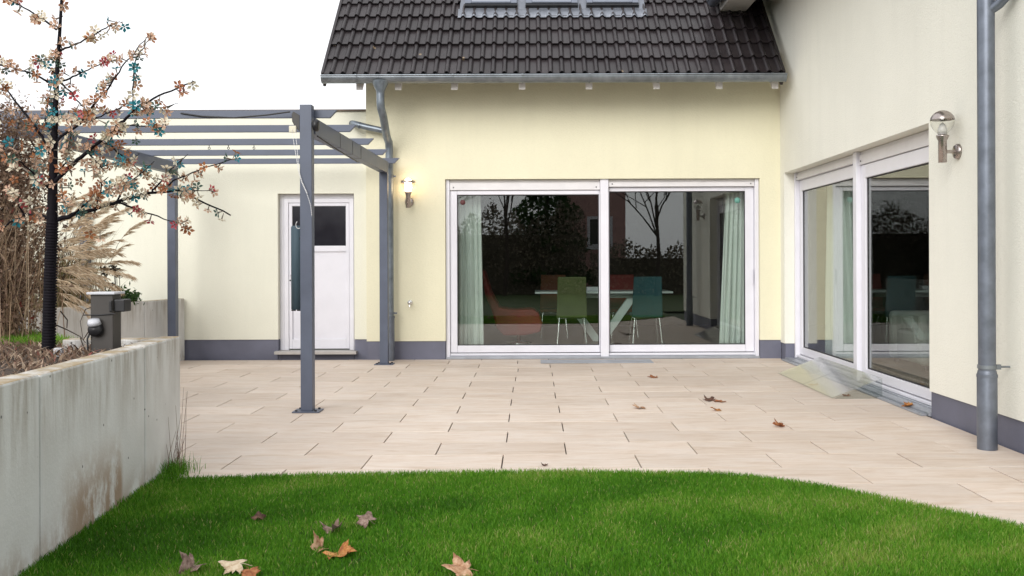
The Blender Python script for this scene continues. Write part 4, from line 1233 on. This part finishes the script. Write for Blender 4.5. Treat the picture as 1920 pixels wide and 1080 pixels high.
def maple(seed, curl, fold):
    """five-lobed leaf with a stalk, curled; unit size about 1"""
    r = random.Random(seed)
    tips = [(90, 1.0), (38, .86), (142, .86), (-18, .62), (198, .62)]
    ol = []
    order = sorted(tips, key=lambda t: t[0])
    angs = [-60]
    out = [(-62, .16)]
    for i, (a, l) in enumerate(order):
        l *= r.uniform(.85, 1.1); a += r.uniform(-6, 6)
        out += [(a - 19, l * .66), (a - 11, l * .80), (a - 5, l * .86), (a, l), (a + 6, l * .84), (a + 12, l * .79), (a + 19, l * .66)]
        if i < 4: out.append(((a + order[i + 1][0]) / 2, .58 + r.uniform(-.06, .06)))
    out.append((242, .16))
    def shape(x, y):
        rr = math.hypot(x, y)
        z = curl * rr * rr * (.7 + .6 * math.sin(3 * math.atan2(y, x) + seed)) + fold * abs(x) + .09 * math.sin(9 * x + seed) * rr + .07 * math.cos(8 * y + seed) * rr
        return Vector((x * (1 - .12 * abs(curl) * rr), y * (1 - .12 * abs(curl) * rr), z))
    vs = [shape(0, 0)]; ring1 = []; ring2 = []
    for a, l in out:
        ring1.append(len(vs)); vs.append(shape(.55 * l * math.cos(R(a)) / 1, .55 * l * math.sin(R(a))))
    for a, l in out:
        ring2.append(len(vs)); vs.append(shape(l * math.cos(R(a)), l * math.sin(R(a))))
    fs = []
    for i in range(len(out) - 1):
        fs += [(0, ring1[i], ring1[i + 1]), (ring1[i], ring2[i], ring2[i + 1], ring1[i + 1])]
    return vs, fs
LN = [0]
def fallen_leaf(px, py, size, mk, curl, fold, rz, label, cat='leaf', z=0.0, tilt=(0, 0), group=None):
    LN[0] += 1
    vs, fs = maple(LN[0] * 7 + 1, curl, fold)
    c = G(px, py, z + size * .15)
    me = mesh_from('fallen_leaf', [v * size for v in vs], fs, LM[mk], smooth=True)
    o = bpy.data.objects.new('fallen_leaf', me); COL.objects.link(o)
    o.rotation_mode = 'ZXY'
    o.rotation_euler = Euler((R(tilt[0]), R(tilt[1]), R(rz)), 'ZXY')
    rotm = o.rotation_euler.to_matrix()
    lo = min((rotm @ v.co).z for v in me.vertices)
    o.location = (c.x, c.y, z - lo)
    md = o.modifiers.new('thick', 'SOLIDIFY'); md.thickness = .0015
    mb = MB(); mb.tube([Vector((0, 0, 0)), Vector((.03, -.25, -.04)) * size, Vector((.10, -.5, -.16)) * size], size * .014, 5)
    st = mb.build('stalk', LM[mk], None, origin=(0, 0, 0)); st.parent = o; st.location = (0, 0, 0)
    return tag(o, label, cat, group)
GZ = .016
fallen_leaf(482, 972, .060, 'dark', -.5, -.5, 20, 'small dark curled leaf lying alone on the lawn', z=GZ, tilt=(30, 10))
fallen_leaf(622, 990, .078, 'grey', .9, .35, 200, 'cupped grey-brown leaf with rolled rim on the lawn', z=GZ, tilt=(30, -10))
fallen_leaf(688, 984, .080, 'grey', -.25, -.25, 60, 'grey-brown spread leaf with pointed lobes on the lawn', z=GZ, tilt=(30, 10))
fallen_leaf(632, 1032, .112, 'orange', .45, .15, 215, 'orange maple leaf with dark rim on the lawn', z=GZ, tilt=(16, -8))
fallen_leaf(600, 1022, .075, 'tan', .9, .7, 130, 'small tan rolled leaf touching the orange leaf', z=GZ, tilt=(35, 25))
fallen_leaf(360, 1060, .095, 'grey', .7, .75, 160, 'greyish leaf rolled lengthwise near the concrete wall', z=GZ, tilt=(30, 25))
fallen_leaf(446, 1060, .105, 'pale', -.25, -.12, 95, 'pale cream maple leaf on the lawn with brown tips', z=GZ + .012, tilt=(12, 5))
fallen_leaf(466, 1078, .070, 'rust', .5, -.2, 210, 'rust-brown leaf half under the pale cream leaf', z=GZ, tilt=(30, 10))
fallen_leaf(872, 1070, .110, 'tan', .35, -.22, 100, 'broad tan leaf with folded edge alone on the lawn', z=GZ, tilt=(18, 8))
fallen_leaf(1228, 706, 0.106, 'rust', 0.10, 0.07, 80, 'flat rusty leaf on the slabs below the front window', z=.002, tilt=(0, 0))
fallen_leaf(1198, 763, 0.094, 'tan', 0.17, 0.11, 170, 'tan curled leaf by itself in the middle of the terrace', z=.002, tilt=(5, 10))
fallen_leaf(1332, 750, 0.094, 'dark', 0.21, 0.22, 30, 'dark brown crumpled leaf joined to a flatter brown leaf', z=.002, tilt=(10, 0))
fallen_leaf(1352, 751, 0.094, 'rust', 0.10, 0.08, 110, 'flat brown leaf beside the crumpled dark leaf', z=.002)
fallen_leaf(1343, 769, 0.075, 'orange', 0.24, 0.22, 10, 'small orange rolled leaf in front of two brown leaves', z=.002, tilt=(0, 15))
fallen_leaf(1462, 799, 0.077, 'rust', 0.35, 0.39, 100, 'reddish folded leaf on slabs between ramp and lawn', z=.002, tilt=(0, 20))
fallen_leaf(1020, 872, 0.037, 'dark', 0.32, 0.33, 0, 'tiny dark leaf scrap at the terrace edge by the grass', z=.002)
fallen_leaf(1706, 762, 0.094, 'orange', 0.24, 0.22, 70, 'orange-brown curled leaf against the wing window drain', z=.022, tilt=(0, -15))
fallen_leaf(1588, 742, 0.075, 'rust', 0.17, 0.17, 30, 'reddish leaf lying under the near end of the ramp', z=.004)
fallen_leaf(1526, 722, 0.088, 'orange', 0.14, 0.11, 10, 'orange leaf lying under the middle of the clear ramp', z=.003)

# ------------------------------------------------------------------ inside the house
def curtain(x0t, x1t, x0b, x1b, zb, zt, fn, d, folds, label, amp=.035):
    nx, nz = folds * 10, 24
    vs, fs = [], []
    for j in range(nz + 1):
        v = j / nz; a = x0b + (x0t - x0b) * v; b = x1b + (x1t - x1b) * v
        for i in range(nx + 1):
            u = i / nx
            dd = amp * math.sin(2 * math.pi * folds * u + .5 * math.sin(3 * v + 5 * u)) * (1.15 - .35 * v) + .012 * math.sin(17 * u + 4 * v)
            vs.append(fn(a + (b - a) * u + .01 * math.sin(40 * u + 2 * v), d + dd, zb + (zt - zb) * v))
    for j in range(nz):
        for i in range(nx):
            k = j * (nx + 1) + i; fs.append((k, k + 1, k + nx + 2, k + nx + 1))
    mb = MB(); mb.add(vs, fs, 0, True); o = mb.build('curtain', M['curtain'])
    md = o.modifiers.new('thick', 'SOLIDIFY'); md.thickness = .003
    return tag(o, label, 'curtain', 'pale curtains behind the sliding windows')
Yc = FY + .42
X_ = lambda px: (px - CX) * Yc / F
curtain(X_(857), X_(902), X_(857), X_(906), FL + .01, 2.55, front, .42, 5, 'pale green curtain at the garage end of the front window')
curtain(X_(1362), X_(1406), X_(1348), X_(1406), FL + .01, 2.55, front, .42, 6, 'pale green curtain at the wing end of the front window')
curtain(11.5, 12.5, 11.35, 12.5, FL + .01, 2.6, wing, .46, 7, 'pale curtain drawn beside the far sash of the wing window')

def cantilever_chair(x, y, mat, rz, label, seed=0):
    """upholstered high-back dining chair on four thin chrome legs; faces +y locally"""
    r = empty('dining_chair', (x, y, FL), label, 'chair', 'coloured chairs round the dining table')
    r.rotation_euler.z = R(rz)
    W0 = WORLD0[r]
    def B(mb, name, m, bev=0):
        o = mb.build(name, m, None, bev, origin=(0, 0, 0)); o.parent = r; o.location = (0, 0, 0); return o
    mb = MB(); n = 8; vs = []
    for j in range(n + 1):
        t = j / n; z = .40 + .60 * t; yb = -.20 - .09 * t ** 1.4; w = .225 - .02 * t
        for xx in (-w, w): vs += [(xx, yb - .015, z), (xx, yb + .02, z)]
    fs = []
    for j in range(n):
        a = j * 4
        fs += [(a, a + 2, a + 6, a + 4), (a + 1, a + 5, a + 7, a + 3), (a, a + 4, a + 5, a + 1), (a + 2, a + 3, a + 7, a + 6)]
    fs += [(0, 1, 3, 2), (n * 4, n * 4 + 2, n * 4 + 3, n * 4 + 1)]
    mb.add(vs, fs); B(mb, 'backrest', mat, .012)
    mb = MB(); mb.box(-.22, .22, -.18, .24, .405, .455); B(mb, 'seat', mat, .02)
    mb = MB(); mb.tube([(-.2, -.17, .39), (.2, -.17, .39), (.2, .2, .39), (-.2, .2, .39), (-.2, -.17, .39)], .009, 6); B(mb, 'frame', M['chrome'])
    for sx in (-1, 1):
        for sy in (-.17, .2):
            mb = MB(); mb.tube([(sx * .18, sy, .395), (sx * .215, sy * 1.35, .0)], .010, 8); B(mb, 'leg', M['chrome'])
    return r
def XY(px, Y): return (px - CX) * Y / F
cantilever_chair(XY(1071, 14.4), 14.45, M['green'], 0, 'lime green high-back chair at the dining table')
cantilever_chair(XY(1211, 14.4), 14.45, M['teal'], 0, 'teal high-back chair at the dining table')
cantilever_chair(XY(1168, 15.9), 15.9, M['red'], 180, 'red high-back chair across the dining table')
cantilever_chair(XY(1038, 15.9), 15.9, M['orange'], 180, 'orange-brown high-back chair across the dining table')
ty = 15.2
tab = empty('dining_table', (1.1, ty, FL), 'long white dining table with slanted v-shaped legs', 'table')
xl, xr_ = XY(1003, 14.75), XY(1262, 14.75)
mb = MB(); mb.box(xl, xr_, 14.75, 15.65, FL + .735, FL + .765); mb.build('tabletop', M['table_white'], tab, .006)
mb = MB(); mb.box(xl + .35, xr_ - .35, 15.0, 15.4, FL + .66, FL + .733); mb.build('apron', M['table_white'], tab, .004)
xc = XY(1123, 15.0)
for s in (-1, 1):
    mb = MB(); mb.hexa([(xc + s * (o_ + dx), y, z) for (z, o_) in ((FL, .03), (FL + .658, .50)) for y in (14.92, 15.05) for dx in (-.07, .07)]); mb.build('leg', M['table_white'], tab, .004)
mb = MB(); q = XY(1110, 15.1); mb.box(q - .09, q + .12, 15.0, 15.12, FL + .767, FL + .83); tag(mb.build('tissue_box', M['cap_white'], None, .006), 'small pale tissue box standing on the white dining table', 'box')
# red lounge chair
lc = empty('lounge_chair', (-.35, 14.6, FL), 'red moulded lounge chair beside the left curtain inside the room', 'lounge chair')
mb = MB(); prof_ = [(-.78, 1.16), (-.70, 1.14), (-.60, .80), (-.47, .58), (-.25, .55), (.02, .56), (.10, .50), (.16, .36), (.12, .22), (-.10, .17), (-.42, .17), (-.52, .28), (-.58, .5), (-.68, .75)]
mb.prism([(x, 14.3, z + FL * .6) for x, z in prof_], (0, .62, 0)); mb.build('shell', M['red'], lc, .03)
mb = MB(); mb.lathe([(0, .0), (.2, .0), (.2, .012), (.03, .03), (.025, .14), (0, .14)], (-.2, 14.6, FL), 20); mb.build('base', M['chrome'], lc)
# ivory armchair in the wing
ac = empty('armchair', (4.75, 11.3, FL), 'ivory upholstered armchair seen through the wing window', 'armchair')
mb = MB(); mb.box(4.35, 5.15, 10.95, 11.65, FL + .05, FL + .42); mb.build('seat', M['ivory'], ac, .05)
mb = MB(); mb.box(4.95, 5.2, 10.95, 11.65, FL + .43, FL + .9); mb.build('backrest', M['ivory'], ac, .06)
for a, b in ((10.78, 10.94), (11.66, 11.82)):
    mb = MB(); mb.box(4.32, 5.2, a, b, FL + .05, FL + .62); mb.build('armrest', M['ivory'], ac, .05)
mb = MB(); mb.lathe([(0, -.35), (.10, -.35), (.11, 0), (.10, .35), (0, .35)], (5.02, 11.3, FL + .82), 16, (0, 1, 0)); mb.build('headroll', M['ivory'], ac)
for a in (4.4, 5.1):
    for b in (10.85, 11.75):
        mb = MB(); mb.box(a - .02, a + .02, b - .02, b + .02, FL, FL + .049); mb.build('leg', M['black'], ac)

# ------------------------------------------------------------------ the garden side behind the camera (seen mirrored in the glass)
nh = empty('neighbour_house', (2.6, -16, 0), 'narrow pink rendered neighbouring house with white window, mirrored in the front window', 'house')
nfn = lambda u, d, z: (u, -16 - d, z)
mb = MB(); grid_wall(mb, 1.2, 4.1, 0, 5.2, [(2.42, 3.55, 1.9, 3.25)], .3, nfn); mb.build('wall', M['brick'], nh)
mb = MB()
for a, b, z0, z1 in ((2.43, 2.55, 1.91, 3.24), (3.42, 3.54, 1.91, 3.24), (2.94, 3.03, 1.91, 3.24), (2.551, 2.939, 3.12, 3.24), (3.031, 3.419, 3.12, 3.24), (2.551, 2.939, 1.91, 2.03), (3.031, 3.419, 1.91, 2.03)): mb.box(a, b, .03, .12, z0, z1, nfn)
w_ = mb.build('window', M['upvc'], nh)
mb = MB(); mb.box(2.552, 3.418, .13, .15, 2.031, 3.119, nfn); mb.build('pane', M['glass_dark'], w_)
mb = MB(); mb.box(2.36, 3.62, -.08, .0, 1.80, 1.895, nfn); mb.build('sill', M['upvc'], w_)
mb = MB(); mb.prism([nfn(.9, -.4, 5.1), nfn(.9, 2.6, 7.8), nfn(.9, 5.6, 5.1)], (3.5, 0, 0)); mb.build('roof', M['roof_far'], nh)
mb = MB(); mb.box(1.2, 4.1, -16.35 - 5, -16.31, 0, 5.1); mb.build('body', M['render_white'], nh)

def hedge(name, x0, x1, y, zt, depth, label, seed, dens=1):
    root = empty(name, ((x0 + x1) / 2, y, 0), label, 'hedge')
    r = np.random.default_rng(seed); n = int((x1 - x0) * zt * 520 * dens)
    hx = r.uniform(x0, x1, n); wob = 1 + .10 * np.sin(hx * 2.3 + seed) + .06 * np.sin(hx * 7.1)
    p = np.stack([hx, y + depth * (r.random(n) - .5), r.random(n) * zt * wob * (1 + .12 * r.random(n))], 1)
    leaf_cloud('foliage', p, .09, r.random(n), M['hedge'], root, seed, 1.6)
    mb = MB(); mb.box(x0 + .3, x1 - .3, y - depth * .2, y + depth * .2, 0, zt * .8); mb.build('twig_core', M['hedge_core'], root)
hedge('hedge', -12, 2.1, -11.5, 2.9, 1.2, 'tall dark hedge along the garden edge, mirrored in the front window', 5)
hedge('hedge', 2.25, 14, -11.0, 1.75, 1.2, 'lower dark hedge beside the pink house, mirrored in the front window', 6)

def bare_tree(x, y, ht, label, seed):
    root = empty('bare_tree', (x, y, 0), label, 'tree', 'bare trees across the garden')
    r = random.Random(seed); mb = MB(); m2 = MB()
    m2.tube([(x, y, 0), (x + .1, y, ht * .2), (x, y, ht * .42)], [.085, .07, .05], 8)
    def grow(p, d, L, rad, lv):
        q = p + d * L
        mb.tube([p, p.lerp(q, .5) + Vector((r.uniform(-.06, .06), r.uniform(-.06, .06), 0)) * L, q], [rad, rad * .8, rad * .6], 5, False)
        if lv == 0: return
        for _ in range(r.choice((2, 3, 3)) if lv > 1 else 4):
            nd = (d + Vector((r.gauss(0, .45), r.gauss(0, .45), r.gauss(.12, .25)))).normalized()
            grow(p.lerp(q, r.uniform(.5, 1)), nd, L * r.uniform(.6, .8), rad * .58, lv - 1)
    for _ in range(6):
        grow(Vector((x, y, ht * r.uniform(.25, .42))), Vector((r.gauss(0, .4), r.gauss(0, .4), 1)).normalized(), ht * .22, .035, 5)
    m2.build('trunk', M['twig'], root); mb.build('crown', M['twig'], root, recalc=False)
bare_tree(4.6, -9.5, 8, 'bare tree standing before the lower dark hedge, mirrored in the glass', 3)
bare_tree(6.6, -10.0, 7.5, 'slender bare tree farther along the lower dark hedge', 4)
bare_tree(-1.0, -9.8, 8, 'bare tree before the middle of the tall dark hedge', 8)
bare_tree(-3.4, -9.6, 7.5, 'bare tree near the outer end of the tall dark hedge', 9)

def evergreen(x, y, ht, rad, label, seed):
    root = empty('evergreen_tree', (x, y, 0), label, 'tree', 'evergreens across the garden')
    mb = MB(); mb.tube([(x, y, 0), (x, y, ht * .9)], [.15, .03], 8); mb.build('trunk', M['twig'], root)
    r = np.random.default_rng(seed); n = 9000
    h = r.random(n) ** 1.3; a = r.uniform(0, 6.28, n); rr = rad * (1 - h) * (.55 + .45 * r.random(n)) * (1 + .2 * np.sin(h * 40))
    p = np.stack([x + rr * np.cos(a), y + rr * np.sin(a), .4 + h * (ht - .4)], 1)
    leaf_cloud('crown', p, .11, r.random(n) * .5, M['evergreen'], root, seed, 2.0)
evergreen(0.6, -12.6, 8.5, 1.9, 'dark conical evergreen rising behind the tall hedge', 21)
evergreen(-5.0, -13.0, 8.0, 2.2, 'broad dark evergreen behind the outer end of the tall hedge', 22)
